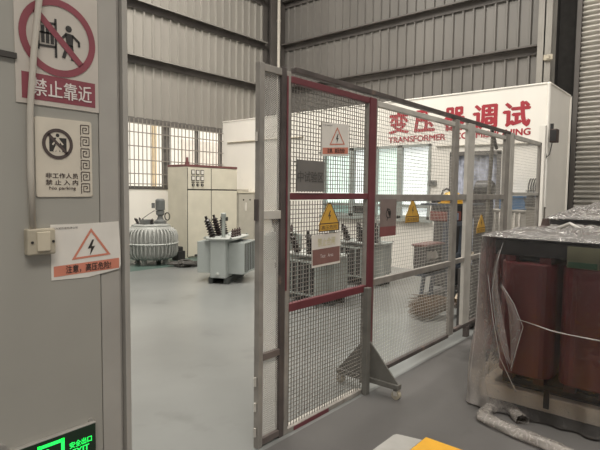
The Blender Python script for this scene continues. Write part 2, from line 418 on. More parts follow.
# --- white partition room
XR = 10.2
wall = MB()
A0, A1, z0, z1 = 4.26, 6.80, .98, 2.42     # window opening
D0, D1, zd = 2.98, 3.86, 2.22              # doorway
for (y0, y1, za, zb) in ((A1, YW - .02, 0, 3.27), (D1, A0, 0, 3.27), (2.24, D0, 0, 3.27), (A0, A1, 0, z0), (A0, A1, z1, 3.27), (D0, D1, zd, 3.27)):
    wall.box(XW, XW + .12, y0, y1, za, zb)
wall.box(XW + .12, XR, 2.24, 2.36, 0, 3.27).box(XW + .12, XR, 2.36, YW - .02, 3.2, 3.27).box(XR - .05, XR, 2.36, YW - .02, 0, 3.2)
struct('wall_partition', wall, 'plaster')
struct('trim_24', MB().box(XW - .012, XR + .012, 2.228, YW - .02, 3.27, 3.30), 'plaster', bevel=.008)
struct('trim_25', MB().cyl((XW - .015, 2.245, 0), (XW - .015, 2.245, 3.27), .028).cyl((XR, 2.23, 0), (XR, 2.23, 3.27), .02), 'plaster')
tag(MB().tube([(XW - .02, 9.98, 2.735), (XW - .02, 7.4, 2.73)], .016).build('wall_conduit', 'box_cream', origin=(XW, 9.98, 2.7)), 'thin horizontal conduit along the white wall behind the cabinets', 'conduit')
tag(MB().tube([(XW - .02, 4.15, 2.36), (XW - .02, 2.3, 2.33)], .016).build('wall_conduit', 'cab_gray', origin=(XW, 4.15, 2.3)), 'thin horizontal conduit above the film covered doorway', 'conduit')
t = MB()
for y0, y1 in ((A0, A0 + .05), (4.86, 4.97), (5.42, 5.62), (5.66, 5.74), (6.0, 6.1), (A1 - .06, A1)): t.box(XW - .02, XW + .10, y0, y1, z0, z1)
t.box(XW - .02, XW + .10, A0, A1, z1 - .05, z1).box(XW - .02, XW + .10, A0, A1, z0, z0 + .06).box(XW - .015, XW + .09, A0, A1, 1.20, 1.26)
t.box(XW - .08, XW + .02, A0 - .06, A1 + .06, z0 - .05, z0)
w2 = struct('window_2', t, 'alu')
for y0, y1, m1, m2 in ((A0 + .05, 4.86, 'pane_pale', 'pane_pale'), (4.97, 5.42, 'pane_lit', 'pane_lit'), (5.74, 6.0, 'pane_pale', 'pane_dark'), (6.1, A1 - .06, 'pane_lit', 'pane_teal')):
    MB().box(XW + .04, XW + .05, y0, y1, 1.26, z1 - .05).build('window_pane', m1, w2)
    MB().box(XW + .04, XW + .05, y0, y1, z0 + .06, 1.20).build('window_pane', m2, w2)
t = MB().box(XW - .02, XW + .12, D1 - .05, D1 + .02, 0, zd).box(XW - .02, XW + .12, D0 - .02, D0 + .05, 0, zd).box(XW - .02, XW + .12, D0 - .02, D1 + .02, zd - .05, zd + .02)
d2 = struct('door_2', t, 'winframe_dark')
cv = MB(); ny, nz = 40, 50
for j in range(nz + 1):
    for i in range(ny + 1):
        y = D0 + .05 + (D1 - D0 - .1) * i / ny; zz = zd - .05 - (zd - .05) * j / nz
        cv.v.append((XW + .06 + .02 * math.sin(i * 1.1 + .4 * math.sin(j * .3)) + .012 * noise.noise((y * 6, zz * 4, 3)), y, zz))
cv.f += [(j * (ny + 1) + i, j * (ny + 1) + i + 1, (j + 1) * (ny + 1) + i + 1, (j + 1) * (ny + 1) + i) for j in range(nz) for i in range(ny)]
tag(cv.build('plastic_curtain', 'film_curtain', smooth=True, origin=(XW, 3.4, 0)), 'wrinkled bluish plastic sheet hanging in the doorway of the white wall', 'curtain')
t = thing('wall_switch', 'small dark green switch box on white wall right of window', 'switch', (XW, 4.206, 1.68))
MB().box(XW - .035, XW, 4.13, 4.28, 1.63, 1.73).build('case', 'motor', t, bevel=.006)
MB().box(XW - .045, XW - .035, 4.19, 4.22, 1.66, 1.70).build('toggle', 'black', t)

# red lettering on the white wall
FW = Fr((XW - .003, 0, 0), (0, -1, 0), (0, 0, 1), (-1, 0, 0))
t = thing('wall_lettering', 'large red Chinese characters painted across top of white wall', 'lettering', (XW, 4, 2.85))
for ch, ya, yb, zb in (('变', 5.17, 4.75, 2.655), ('压', 4.62, 4.21, 2.645), ('器', 4.01, 3.64, 2.64), ('调', 3.47, 3.07, 2.635), ('试', 2.95, 2.53, 2.625)):
    text('character', ch, FW, -ya, -yb, zb, zb + .405, 0, 'letter_red', t, bold=.04)
t = thing('wall_lettering', 'smaller red English words under the Chinese characters on white wall', 'lettering', (XW, 4, 2.54))
text('word', 'TRANSFORMER', FW, -5.18, -3.99, 2.475, 2.585, 0, 'letter_red', t, bold=.04)
text('word', 'COMMISSIONING', FW, -3.80, -2.51, 2.475, 2.585, 0, 'letter_red', t, bold=.04)

# ------------------------------------------------------------------ foreground steel wall with signs
struct('wall_front', MB().box(-4, 1.045, YF, YF + .3, 0, 4.2), 'pillar', bevel=.003)
struct('trim_31', MB().box(1.05, 1.135, YF + .004, YF + .3, 0, 4.2), 'pillar_trim', bevel=.003)
struct('trim_32', MB().box(1.142, 1.152, YF + .02, YF + .3, 0, 4.2).box(1.155, 1.180, YF - .004, YF + .3, 0, 4.2), 'pillar_trim', bevel=.003)
struct('trim_33', MB().box(1.03, 1.16, YF + .035, YF + .28, 0, 4.2), 'seam')
struct('trim_34', MB().box(-1, .735, YF - .012, YF, 1.965, 1.985), 'seam')

FP = Fr((0, YF, 0), (1, 0, 0), (0, 0, 1), (0, -1, 0))
# conduit and switch
cpath = [onY(x, y, YF - .022) for x, y in ((40, -30), (39, 0), (34, 50), (30, 110), (30.5, 170), (33, 229))]
tag(MB().tube(cpath, .0115, 12).build('conduit', 'pipe_white', smooth=True, origin=(.78, YF, 1.35)), 'dirty white conduit running down over the red prohibition sign', 'conduit')
t = thing('switch_box', 'grimy cream surface switch box at the foot of the conduit', 'switch', (.797, YF, 1.30))
MB().box(.745, .848, YF - .036, YF, 1.248, 1.347).build('case', 'box_cream', t, bevel=.006)
MB().box(.778, .826, YF - .043, YF - .036, 1.262, 1.336).build('rocker', 'box_pale', t, bevel=.003)
for sx in (.762, .838): MB().cyl((sx, YF - .040, 1.297), (sx, YF - .036, 1.297), .005, n=10).build('screw', 'black', t)

# prohibition sign
t = thing('prohibition_sign', 'large white sign with red ring and red Chinese caption band', 'sign', (.89, YF, 2.0))
fr = Fr((.731, YF, 1.812), (1, 0, -.006), (0, 0, 1), (0, -1, 0)); W, H = .315, .45
slab(fr, rect(0, W, 0, H), 0, .004).build('panel', 'paper_grey', t)
cx, cy = .158, .262
rg = ring(cx, cy, .119, .145); rg.append(stroke((cx - .086, cy + .086), (cx + .086, cy - .086), .024))
polys(fr, rg, .0064).build('ring', 'print_red', t)
pg = []
pg += [stroke((cx - .076, cy - .055), (cx - .076, cy + .05), .009), stroke((cx - .012, cy - .075), (cx - .012, cy + .07), .009)]
pg += [stroke((cx - .076, cy + .045), (cx - .012, cy + .050), .009), stroke((cx - .076, cy - .040), (cx - .012, cy - .036), .009)]
for k in range(3): pg.append(rect(cx - .066 + .017 * k, cx - .053 + .017 * k, cy - .028, cy + .036))
pg.append(stroke((cx - .08, cy + .008), (cx - .008, cy + .012), .006))
px = cx + .042
pg += [disc(px - .004, cy + .045, .0125), [(px - .018, cy + .028), (px + .014, cy + .026), (px + .012, cy - .022), (px - .014, cy - .018)],
       stroke((px + .010, cy + .022), (px + .036, cy + .002), .010), stroke((px + .036, cy + .004), (px + .036, cy - .016), .009), stroke((px - .014, cy + .022), (px - .028, cy + .006), .009),
       stroke((px - .008, cy - .016), (px - .026, cy - .070), .013), stroke((px + .006, cy - .016), (px + .010, cy - .074), .013)]
polys(fr, pg, .0058).build('pictogram', 'print_black', t)
slab(fr, rect(.020, .300, .018, .115), .004, .0048).build('caption_band', 'print_red', t)
text('caption', '禁止靠近', fr, .055, .284, .034, .098, .0062, 'print_white', t, bold=.012)

# no parking sign with key border
t = thing('entry_sign', 'cream sign with black ring, fret border and words No parking', 'sign', (.90, YF, 1.6))
fr = Fr((.793, YF, 1.466), (1, 0, .004), (0, 0, 1), (0, -1, 0)); W, H = .22, .302
slab(fr, [(0, .006), (.006, 0), (W - .006, 0), (W, .006), (W, H - .006), (W - .006, H), (.006, H), (0, H - .006)], 0, .005).build('panel', 'paper_cream', t)
cx, cy = .083, .204
rg = ring(cx, cy, .046, .059); rg.append(stroke((cx - .036, cy + .036), (cx + .036, cy - .036), .011))
polys(fr, rg, .0068).build('ring', 'print_brown', t)
polys(fr, [rect(cx - .032, cx - .006, cy - .030, cy + .024), rect(cx + .006, cx + .034, cy - .030, cy + .024), disc(cx, cy + .033, .007)], .0058).build('pictogram', 'print_black', t)
polys(fr, [stroke((cx, cy + .018), (cx, cy - .006), .016), stroke((cx - .003, cy - .004), (cx - .014, cy - .030), .008), stroke((cx + .003, cy - .004), (cx + .014, cy - .030), .008),
           stroke((cx - .006, cy + .014), (cx - .020, cy - .004), .006), stroke((cx + .006, cy + .014), (cx + .020, cy - .002), .006)], .0062).build('figure', 'paper_cream', t)
text('caption', '非工作人员', fr, .035, .160, .072, .092, .0062, 'print_brown', t, bold=.02)
text('caption', '禁 止 入 内', fr, .035, .160, .046, .066, .0062, 'print_brown', t, bold=.02)
text('caption', 'No parking', fr, .048, .150, .024, .040, .0062, 'print_brown', t, bold=.012)
ks = []
for k in range(6):
    bx, by, s = .174, .012 + .0468 * k, .0405
    w_ = .0036; e = .034
    path = [(0, 0), (0, s), (e, s), (e, .008), (.009, .008), (.009, s - .011), (e - .010, s - .011), (e - .010, .020), (.017, .020)]
    for p, q in zip(path, path[1:]): ks.append(stroke((bx + p[0], by + p[1]), (bx + q[0], by + q[1]), w_))
polys(fr, ks, .0062).build('fret_border', 'print_brown', t)

def warn_sign(label, fr, W, H, peel=False):
    t = thing('warning_sign', label, 'sign', fr.p(W / 2, H / 2), 0, 'white high voltage warnings')
    pts = rect(0, W, 0, H)
    if peel: pts = [(0, 0), (W * .5, -.006), (W * .97, .012), (W, .03), (W * .985, H * .7), (W * .97, H), (W * .5, H * .985), (0, H)]
    slab(fr, pts, 0, .0022).build('paper', 'paper', t)
    P = lambda a, b: (a * W, b * H)
    polys(fr, [[P(.03, .055), P(.97, .075), P(.97, .275), P(.03, .245)]], .0030).build('caption_band', 'print_orange', t)
    text('caption', '注意，高压危险!', fr, W * .19, W * .84, H * .09, H * .235, .0038, 'print_black', t, bold=.018)
    text('maker_line', '电力变压器有限公司', fr, W * .03, W * .36, H * .905, H * .945, .0034, 'print_brown', t)
    polys(fr, tri_ring([P(.27, .33), P(.84, .36), P(.55, .90)], .20), .0034).build('triangle', 'print_orange', t)
    polys(fr, [bolt_shape(W * .55, H * .53, H * .30)], .0036).build('lightning_bolt', 'print_black', t)
    return t
warn_sign('white paper high voltage warning pasted beside the cream switch box', Fr((.843, YF, 1.140), (1, 0, .01), (0, 0, 1), (0, -1, 0)), .294, .218, True)

# exit sign, lit
t = thing('exit_sign', 'lit green exit sign low on the grey steel wall', 'exit sign', (.83, YF, .42))
MB().box(.652, 1.004, YF - .022, YF, .335, .524).build('housing', 'steel', t, bevel=.003)
fr = Fr((.652, YF - .022, .335), (1, 0, 0), (0, 0, 1), (0, -1, 0))
slab(fr, rect(.006, .348, .006, .184), 0, .0012).build('face', 'exit_dark', t)
gl = [rect(.115, .218, .012, .026), rect(.115, .218, .156, .170), rect(.115, .129, .012, .170), rect(.204, .218, .012, .170)]
gl += [disc(.150, .139, .009), [(.140, .125), (.170, .132), (.185, .112), (.192, .100), (.184, .096), (.168, .112), (.172, .085), (.196, .070), (.190, .060), (.160, .074), (.146, .045), (.138, .050), (.150, .090), (.140, .110), (.134, .098), (.128, .102)]]
polys(fr, gl, .0022).build('running_figure', 'exit_green', t)
text('caption', '安全出口', fr, .238, .330, .114, .140, .0022, 'exit_green', t, bold=.03)
text('caption', 'EXIT', fr, .250, .318, .084, .107, .0022, 'exit_green', t, bold=.03)
polys(fr, [stroke((.25, .040), (.32, .040), .008), [(.31, .028), (.332, .040), (.31, .052)]], .0022).build('arrow', 'exit_green', t)
MB().cyl((.648, YF - .012, .535), (.648, YF, .535), .020, n=20).build('mounting_stud', 'steel', t, smooth=False)
MB().cyl((.99, YF - .008, .527), (.99, YF, .527), .010, n=16).build('mounting_stud', 'steel', t)

# ------------------------------------------------------------------ mesh fence
def wire_mesh(x0, x1, z0, z1, y, p=.027, r=.002, sag=0.0):
    mb = MB()
    def off(x, z): return sag * (math.sin((x - x0) / (x1 - x0) * PI) * math.sin((z - z0) / (z1 - z0) * PI)) * (1 + .6 * math.sin(5 * x + 3 * z))
    def strip(pts, axis):
        o = len(mb.v)
        for q in pts:
            for a, b in ((-r, -r), (r, -r), (r, r), (-r, r)):
                mb.v.append((q[0] + (a if axis == 'z' else 0), q[1] + b, q[2] + (a if axis == 'x' else 0)))
        for i in range(len(pts) - 1):
            for k in range(4):
                mb.f.append((o + 4 * i + k, o + 4 * i + (k + 1) % 4, o + 4 * i + 4 + (k + 1) % 4, o + 4 * i + 4 + k))
    n = max(1, int(round((x1 - x0) / p)))
    st = 1 if sag == 0 else 12
    for i in range(1, n):
        x = x0 + (x1 - x0) * i / n
        strip([(x, y + off(x, z0 + (z1 - z0) * k / st), z0 + (z1 - z0) * k / st) for k in range(st + 1)], 'z')
    n = max(1, int(round((z1 - z0) / p)))
    for i in range(1, n):
        z = z0 + (z1 - z0) * i / n
        strip([(x0 + (x1 - x0) * k / st, y + r * 2 + off(x0 + (x1 - x0) * k / st, z), z) for k in range(st + 1)], 'x')
    return mb
def lozenge(x0, x1, z0, z1, y, px=.018, pz=.012, r=.0013):
    mb = MB(); k = pz / px
    w = x1 - x0
    for sgn in (1, -1):
        z = z0 - w * k
        while z < z1 + w * k:
            pts = []
            a = (x0, z) if sgn > 0 else (x0, z + w * k); b = (x1, z + w * k) if sgn > 0 else (x1, z)
            # clip in z
            (xa, za), (xb, zb) = a, b
            t0, t1 = 0.0, 1.0; dz = zb - za
            for lim, s in ((z0, 1), (z1, -1)):
                f0, f1 = s * (za - lim), s * (zb - lim)
                if f0 < 0 and f1 < 0: t0 = 2
                elif f0 < 0: t0 = max(t0, f0 / (f0 - f1))
                elif f1 < 0: t1 = min(t1, f0 / (f0 - f1))
            if t1 - t0 > .02:
                p = Vector((xa + (xb - xa) * t0, y, za + dz * t0)); q = Vector((xa + (xb - xa) * t1, y, za + dz * t1))
                mb.bar(p, q, r * 2, r * 2, up=(0, 1, 0))
            z += pz
    return mb
D = .038
def frame_bar(x0, x1, z0, z1, y0=YF, y1=YF + D): return MB().box(x0, x1, y0, y1, z0, z1)

# narrow leaf of expanded metal
t = thing('mesh_fence', 'narrow fence leaf of fine diamond mesh nearest the open doorway', 'fence', (2.1, YF + .02, 0), 0, 'mesh fence sections')
frame_bar(1.985, 2.022, 0, 2.21).build('post', 'fence_gray', t, bevel=.003)
frame_bar(2.165, 2.205, 0, 2.215).build('post', 'fence_dark', t, bevel=.003)
for z0_, z1_, m in ((2.165, 2.205, 'fence_gray'), (1.335, 1.385, 'fence_pale'), (.515, .555, 'fence_brown'), (.012, .052, 'fence_brown')):
    frame_bar(2.022, 2.165, z0_, z1_).build('rail', m, t, bevel=.003)
MB().box(1.972, 1.985, YF + .005, YF + .03, 1.33, 1.45).build('latch_plate', 'fence_dark', t)
for z0_, z1_ in ((1.385, 2.165), (.555, 1.335), (.052, .515)):
    lozenge(2.022, 2.165, z0_, z1_, YF + .02).build('diamond_mesh', 'wire_lozenge', t)
for z in (.25, .40, .1, 1.8): MB().cyl((1.976, YF + .018, z - .025), (1.976, YF + .018, z + .025), .008, n=10).build('hinge', 'fence_pale', t)

# red framed panel
t = thing('mesh_fence', 'mesh fence panel with dull red painted frame', 'fence', (2.7, YF + .02, 0), 0, 'mesh fence sections')
frame_bar(2.208, 2.243, 0, 2.2).build('post', 'fence_gray', t, bevel=.003)
MB().box(2.2055, 2.218, YF - .004, YF, .9, 2.17).build('red_strip', 'fence_red', t)
frame_bar(3.10, 3.215, .06, 2.19, YF + .004, YF + D).build('post', 'fence_gray', t, bevel=.003)
MB().box(3.102, 3.185, YF - .008, YF + .004, .32, 2.18).build('red_strip', 'fence_red', t, bevel=.002)
for z0_, z1_, m in ((2.138, 2.178, 'fence_red'), (1.446, 1.488, 'fence_red'), (.762, .812, 'fence_red'), (.0, .03, 'fence_gray')):
    frame_bar(2.243, 3.10, z0_, z1_).build('rail', m, t, bevel=.003)
MB().box(2.30, 2.66, YF - .003, YF, .0, .026).build('red_strip', 'fence_red', t)
MB().box(2.243, 3.10, YF + D, YF + D + .05, 0, .006).build('bottom_flange', 'fence_pale', t)
for z0_, z1_ in ((1.492, 2.138), (.812, 1.440), (.03, .762)):
    wire_mesh(2.243, 3.10, z0_, z1_, YF + .022).build('wire_mesh', 'wire', t)
# triangular foot of that panel, with castors
red_fence = t
ft = MB().box(3.055, 3.108, YF - .045, YF - .008, .0, .80).box(3.125, 3.180, 1.715, 2.265, .075, .112).build('foot', 'foot_gray', t, bevel=.003)
for ya, yb in ((YF - .012, 1.725), (YF + .04, 2.255)):
    MB().add([(3.145, ya, .112), (3.145, yb, .112), (3.145, ya, .385), (3.157, ya, .112), (3.157, yb, .112), (3.157, ya, .385)],
             [(0, 1, 2), (5, 4, 3), (0, 3, 4, 1), (1, 4, 5, 2), (2, 5, 3, 0)]).build('gusset', 'foot_gray', ft)
for yc in (1.740, 2.235):
    MB().box(3.129, 3.175, yc - .018, yc + .018, .066, .075).box(3.129, 3.134, yc - .014, yc + .014, .03, .075).box(3.170, 3.175, yc - .014, yc + .014, .03, .075).build('castor_bracket', 'fence_pale', ft)
    MB().cyl((3.136, yc, .032), (3.168, yc, .032), .032, n=18).build('castor_wheel', 'box_cream', ft)

# grey panels to the right
def grey_panel(label, x0, x1, posts, rails, meshes, loc, wm='wire_pale', sag=0.0, p=.036, wr=.0011):
    t = thing('mesh_fence', label, 'fence', loc, 0, 'mesh fence sections')
    for a, b, za, zb, m in posts: frame_bar(a, b, za, zb).build('post', m, t, bevel=.003)
    for a, b, za, zb, m in rails: frame_bar(a, b, za, zb).build('rail', m, t, bevel=.003)
    for za, zb in meshes: wire_mesh(x0, x1, za, zb, YF + .022, p=p, r=wr, sag=sag).build('wire_mesh', wm, t)
    return t
t = grey_panel('wide grey mesh fence panel right of the red framed one', 3.215, 4.61, [(4.61, 4.71, .10, 2.2, 'fence_gray')],
    [(3.215, 4.60, 2.13, 2.17, 'fence_pale'), (3.215, 4.60, 1.425, 1.482, 'fence_gray'), (3.215, 4.60, .79, .84, 'fence_gray'), (3.215, 4.60, .085, .118, 'fence_dark')],
    [(1.482, 2.13), (.84, 1.425), (.118, .79)], (3.9, YF + .02, .085), sag=.03, p=.029, wr=.0014)
t = grey_panel('grey mesh fence panel standing in front of the broom and stored tools', 5.10, 6.05,
    [(4.93, 5.10, .145, 2.2, 'fence_pale'), (6.05, 6.20, .11, 2.2, 'fence_gray')],
    [q for a, b in ((4.73, 4.93), (5.10, 6.05)) for q in ((a, b, 2.13, 2.17, 'fence_pale'), (a, b, 1.430, 1.487, 'fence_gray'), (a, b, .80, .845, 'fence_gray'))] + [(4.73, 6.05, .11, .145, 'fence_dark')],
    [(1.487, 2.13), (.845, 1.430), (.145, .80)], (5.4, YF + .02, 0), sag=.02)
MB().box(5.02, 5.10, YF - .01, YF + .03, 0, .11).build('foot_block', 'fence_dark', t)
t = grey_panel('pale mesh fence panel at the far end by the white pole', 6.30, 7.52,
    [(6.22, 6.36, 0, 2.23, 'fence_pale'), (7.47, 7.54, 0, 2.21, 'fence_gray')],
    [(6.33, 7.52, 2.165, 2.215, 'fence_pale'), (6.33, 7.52, 1.475, 1.515, 'fence_pale'), (6.33, 7.52, .11, .15, 'fence_pale')],
    [(1.515, 2.165), (.15, 1.475)], (6.9, YF + .02, 0))
t = thing('fence_top_rail', 'long dark top rail running over the mesh fence', 'rail', (4.2, YF + .02, 2.2))
MB().box(2.29, 6.22, YF + .002, YF + D + .006, 2.205, 2.238).build('track', 'fence_dark', t, bevel=.003)

# signs on the fence
def ties(fr, t, lst):
    for a, b in lst:
        p = fr.p(a, b)
        MB().box(p.x - .004, p.x + .004, p.y, YF + .026, p.z - .004, p.z + .004).build('tie_wire', 'wire', t)
YS = YF - .010
t = warn_sign('white paper high voltage warning tied on red framed mesh panel', Fr((2.528, YS, 1.725), (1, 0, .055), (0, 0, 1), (0, -1, 0)), .300, .212)
fr0 = Fr((2.528, YS, 1.725), (1, 0, .055), (0, 0, 1), (0, -1, 0))
for a, b in ((.02, .19), (.28, .19), (.02, .02), (.28, .02)):
    p = fr0.p(a, b); MB().box(p.x - .004, p.x + .004, p.y, YF + .026, p.z - .004, p.z + .004).build('tie_wire', 'wire', t)
t = thing('fence_plaque', 'dark grey plate with faint characters above the red middle rail', 'sign', (2.4, YS, 1.59))
fr = Fr((2.290, YS, 1.497), (1, 0, 0), (0, 0, 1), (0, -1, 0))
slab(fr, rect(0, .270, 0, .192), 0, .004).build('plate', 'plaque_gray', t)
ties(fr, t, [(.02, .18), (.25, .18)])
text('caption', '中试验区', fr, .005, .255, .058, .125, .0052, 'plaque_text', t, bold=.01)
def tri_sign(label, x0, x1, z0, z1, skew=0.0, y=YS):
    fr = Fr((x0, y, z0), (1, 0, skew), (0, 0, 1), (0, -1, 0)); W, H = x1 - x0, z1 - z0
    t = thing('warning_triangle', label, 'sign', fr.p(W / 2, H / 2), 0, 'yellow warning triangles on the fence')
    sh = [(0, 0), (W, 0), (W * 1.0, H * .27), (W * .56, H * .98), (W * .44, H * .98), (0, H * .27)]
    slab(fr, sh, 0, .004).build('plate', 'sign_yellow', t)
    polys(fr, tri_ring(sh, .07) + [rect(W * .03, W * .97, H * .255, H * .285)], .0048).build('border', 'print_brown', t)
    polys(fr, [bolt_shape(W * .5, H * .53, H * .36)], .0050).build('lightning_bolt', 'print_brown', t)
    text('caption', '高压危险', fr, W * .10, W * .90, H * .06, H * .21, .0050, 'print_brown', t)
    ties(fr, t, [(W * .5, H * .93), (W * .1, H * .05), (W * .9, H * .05)])
    return t
tri_sign('yellow high voltage triangle hung under the red middle rail', 2.496, 2.706, 1.240, 1.428, .01, YS - .014)
tri_sign('yellow high voltage triangle on wide grey panel beside brown notice', 3.650, 3.885, 1.248, 1.440)
tri_sign('yellow high voltage triangle half seen on the panel by the tools', 5.20, 5.44, 1.075, 1.275)
t = thing('paper_notice', 'tilted notice, cream above and brown below, under yellow triangle', 'notice', (2.6, YS, 1.12))
fr = Fr((2.440, YS - .004, 1.012), (1, 0, .02), (-.025, 0, 1), (0, -1, 0))
slab(fr, rect(0, .305, 0, .208), 0, .002).build('paper', 'paper', t)
polys(fr, [rect(.006, .299, .014, .115)], .0028).build('brown_field', 'paper_brown', t)
ties(fr, t, [(.02, .19), (.28, .19)])
text('caption', '禁止合闸', fr, .06, .245, .130, .185, .0030, 'print_fade', t, bold=.01)
text('caption', 'Test   Area', fr, .085, .225, .055, .078, .0036, 'print_white', t)
t = thing('paper_notice', 'brown plate with dark emblem and maroon foot on wide grey panel', 'notice', (3.37, YS, 1.3))
fr = Fr((3.255, YS, 1.160), (1, 0, 0), (0, 0, 1), (0, -1, 0))
slab(fr, rect(0, .240, 0, .285), 0, .003).build('plate', 'paper_taupe', t)
polys(fr, [rect(0, .240, 0, .075)], .0038).build('maroon_field', 'paper_maroon', t)
ties(fr, t, [(.02, .27), (.22, .27)])
polys(fr, ring(.12, .175, .030, .038) + [disc(.135, .178, .018), stroke((.10, .215), (.15, .14), .012), stroke((.11, .15), (.10, .12), .010)], .0040).build('emblem', 'print_black', t)

# ------------------------------------------------------------------ oil transformers
def octo(hx, hy, c): return [(-hx + c, -hy), (hx - c, -hy), (hx, -hy + c), (hx, hy - c), (hx - c, hy), (-hx + c, hy), (-hx, hy - c), (-hx, -hy + c)]
def bushing(p, axis, h, r, n=7):
    prof = [(r * .45, 0)]
    for k in range(n):
        z0_ = h * .85 * k / n; z1_ = h * .85 * (k + 1) / n; rr = r * (1 - .25 * k / n)
        prof += [(rr * .55, z0_ + .002), (rr, z0_ + (z1_ - z0_) * .35), (rr, z0_ + (z1_ - z0_) * .5), (rr * .55, z1_)]
    prof += [(r * .3, h * .86), (r * .3, h)]
    return MB().lathe(p, prof, 12, axis)
def transformer(label, loc, rz, body='tf_gray', fin='tf_gray', s=1.0, nf=9, slots='tf_fin', L=.27, hvx=-.13):
    t = thing('oil_transformer', label, 'transformer', loc, rz, 'oil transformers on the test floor')
    hx, hy = .125 * s, .41 * s; L = L * s
    MB().prism(octo(hx, hy, .02), .09 * s, .665 * s).build('tank', body, t, rawlocal=True, bevel=.006)
    MB().prism(octo(hx + .14 * s, hy + .035 * s, .13 * s), .665 * s, .687 * s).build('lid', 'tf_lid', t, rawlocal=True, bevel=.003)
    MB().prism(octo(hx + .09 * s, hy + .02 * s, .1 * s), .645 * s, .664 * s).build('flange', body, t, rawlocal=True)
    for sx in (-1, 1):
        f = MB()
        for k in range(nf):
            y = -L + 2 * L * k / (nf - 1)
            th = .008 if 0 < k < nf - 1 else .014
            x0_, x1_ = sorted((sx * hx, sx * (hx + .25 * s)))
            f.box(x0_, x1_, y - th, y + th, .14 * s, .615 * s)
        f.build('radiator_fins', fin, t, rawlocal=True, bevel=.003)
        MB().box(min(sx * hx, sx * (hx + .239 * s)), max(sx * hx, sx * (hx + .239 * s)), -L + .014, L - .014, .16 * s, .60 * s).build('fin_gap_fill', slots, t, rawlocal=True)  # block filling the gaps between fins; black fill paints in their shade
        for z in (.15, .605): MB().bar((sx * (hx + .243 * s), -L, z * s), (sx * (hx + .243 * s), L, z * s), .02, .022).build('radiator_tie', fin, t, rawlocal=True)
    for sx in (-1, 1):
        MB().box(sx * .12 * s - .035, sx * .12 * s + .035, -hy * .95, hy * .95, 0, .09 * s).build('skid', 'skid', t, rawlocal=True)
    for k in range(3):
        y = (k - 1) * .26 * s
        bushing((hvx * s, y, .687 * s), Vector((hvx * 2.2, (k - 1) * .22, 1)).normalized(), (.34 if k < 2 else .30) * s, .066 * s).build('high_voltage_bushing', 'porcelain', t, rawlocal=True)
    for k in range(4):
        y = (k - 1.5) * .11 * s
        bushing((-hvx * 1.15 * s, y, .687 * s), (0, 0, 1), .13 * s, .030 * s, 3).build('low_voltage_bushing', 'bush_red', t, rawlocal=True)
    MB().lathe((.03 * s, -.24 * s, .687 * s), [(.045, 0), (.045, .01), (.030, .012), (.030, .30 * s), (.042, .30 * s), (.042, .36 * s), (.03, .37 * s)], 16).build('oil_pipe', 'tf_gray2', t, rawlocal=True)
    MB().lathe((.02 * s, .12 * s, .687 * s), [(.05, 0), (.05, .02), (.025, .05), (.02, .07)], 14).build('relief_valve', 'tf_lid', t, rawlocal=True)
    MB().lathe((0, -hy - .001, .15 * s), [(.028, 0), (.028, .02), (.016, .022), (.016, .05)], 12, (0, -1, 0)).build('drain_valve', 'tf_lid', t, rawlocal=True)
    for a, b in ((-.20, -.40), (.20, -.40), (-.2, .4), (.2, .4)):
        MB().lathe((a * s, b * s, .687 * s), [(.018, 0), (.018, .014), (.01, .016), (.01, .022)], 8).build('lid_bolt', 'tf_gray2', t, rawlocal=True)
    return t
transformer('light grey finned transformer standing alone before the cream control cabinets', (5.55, 6.31, 0), math.radians(-61), 'tf_gray', 'tf_gray', 1.07, nf=7, slots='black')
transformer('grey transformer behind the brown notice on red framed panel', (5.34, 4.22, 0), 0, 'tf_gray2', 'tf_gray2', .95, nf=6, slots='black')
transformer('grey transformer right of the red painted fence post', (6.98, 4.50, 0), 0, 'tf_gray2', 'tf_gray2', 1.0, nf=6, slots='black')
transformer('small grey transformer seen through the narrow diamond mesh leaf', (7.45, 6.75, 0), math.radians(-50), 'tf_gray2', 'tf_gray2', 1.0, slots='tf_gray2')

# ------------------------------------------------------------------ round ribbed regulator tank
cx, cy = 5.72, 8.80; n_before = set(bpy.data.objects)
t = thing('regulator_tank', 'round grey ribbed regulator tank with motor on top', 'regulator', (cx, cy, 0))
MB().lathe((cx, cy, .12), [(.30, 0), (.42, .01), (.455, .08), (.455, .66), (.42, .76), (.36, .80)], 40).build('tank', 'tank_gray', t, smooth=True)
for k in range(40):
    a = 2 * PI * k / 40; pts = []
    for r, z in ((.36, .155), (.46, .165), (.52, .21), (.545, .30), (.545, .66), (.52, .77), (.46, .83), (.36, .86)):
        pts.append((cx + r * math.cos(a), cy + r * math.sin(a), z))
    MB().tube(pts, .019, 8).build('cooling_fin', 'tank_gray', t, smooth=True)
rp = [(cx + .562 * math.cos(2 * PI * k / 48), cy + .562 * math.sin(2 * PI * k / 48), .50) for k in range(49)]
MB().tube(rp, .016, 8, cap=False).build('hoop', 'tf_lid', t, smooth=True)
MB().lathe((cx, cy, .90), [(.40, 0), (.40, .025), (.36, .03), (.34, .05)], 40).build('lid', 'tank_gray', t)
for a in (30, 120, 210, 300):
    x, y = cx + .33 * math.cos(math.radians(a)), cy + .33 * math.sin(math.radians(a))
    MB().box(x - .04, x + .04, y - .04, y + .04, 0, .14).build('foot', 'tank_gray', t, bevel=.005)
m_ = MB().lathe((cx + .16, cy - .10, 1.26), [(.06, 0), (.10, .02), (.10, .24), (.085, .27), (.06, .28)], 20).build('motor', 'motor', t)
MB().box(cx + .0, cx + .03, cy - .10, cy - .02, 1.32, 1.44).build('terminal_box', 'motor', m_)
MB().lathe((cx + .16, cy - .10, .95), [(.13, 0), (.13, .06), (.07, .10), (.05, .18), (.09, .22), (.09, .31)], 18).build('gearbox', 'motor', t)
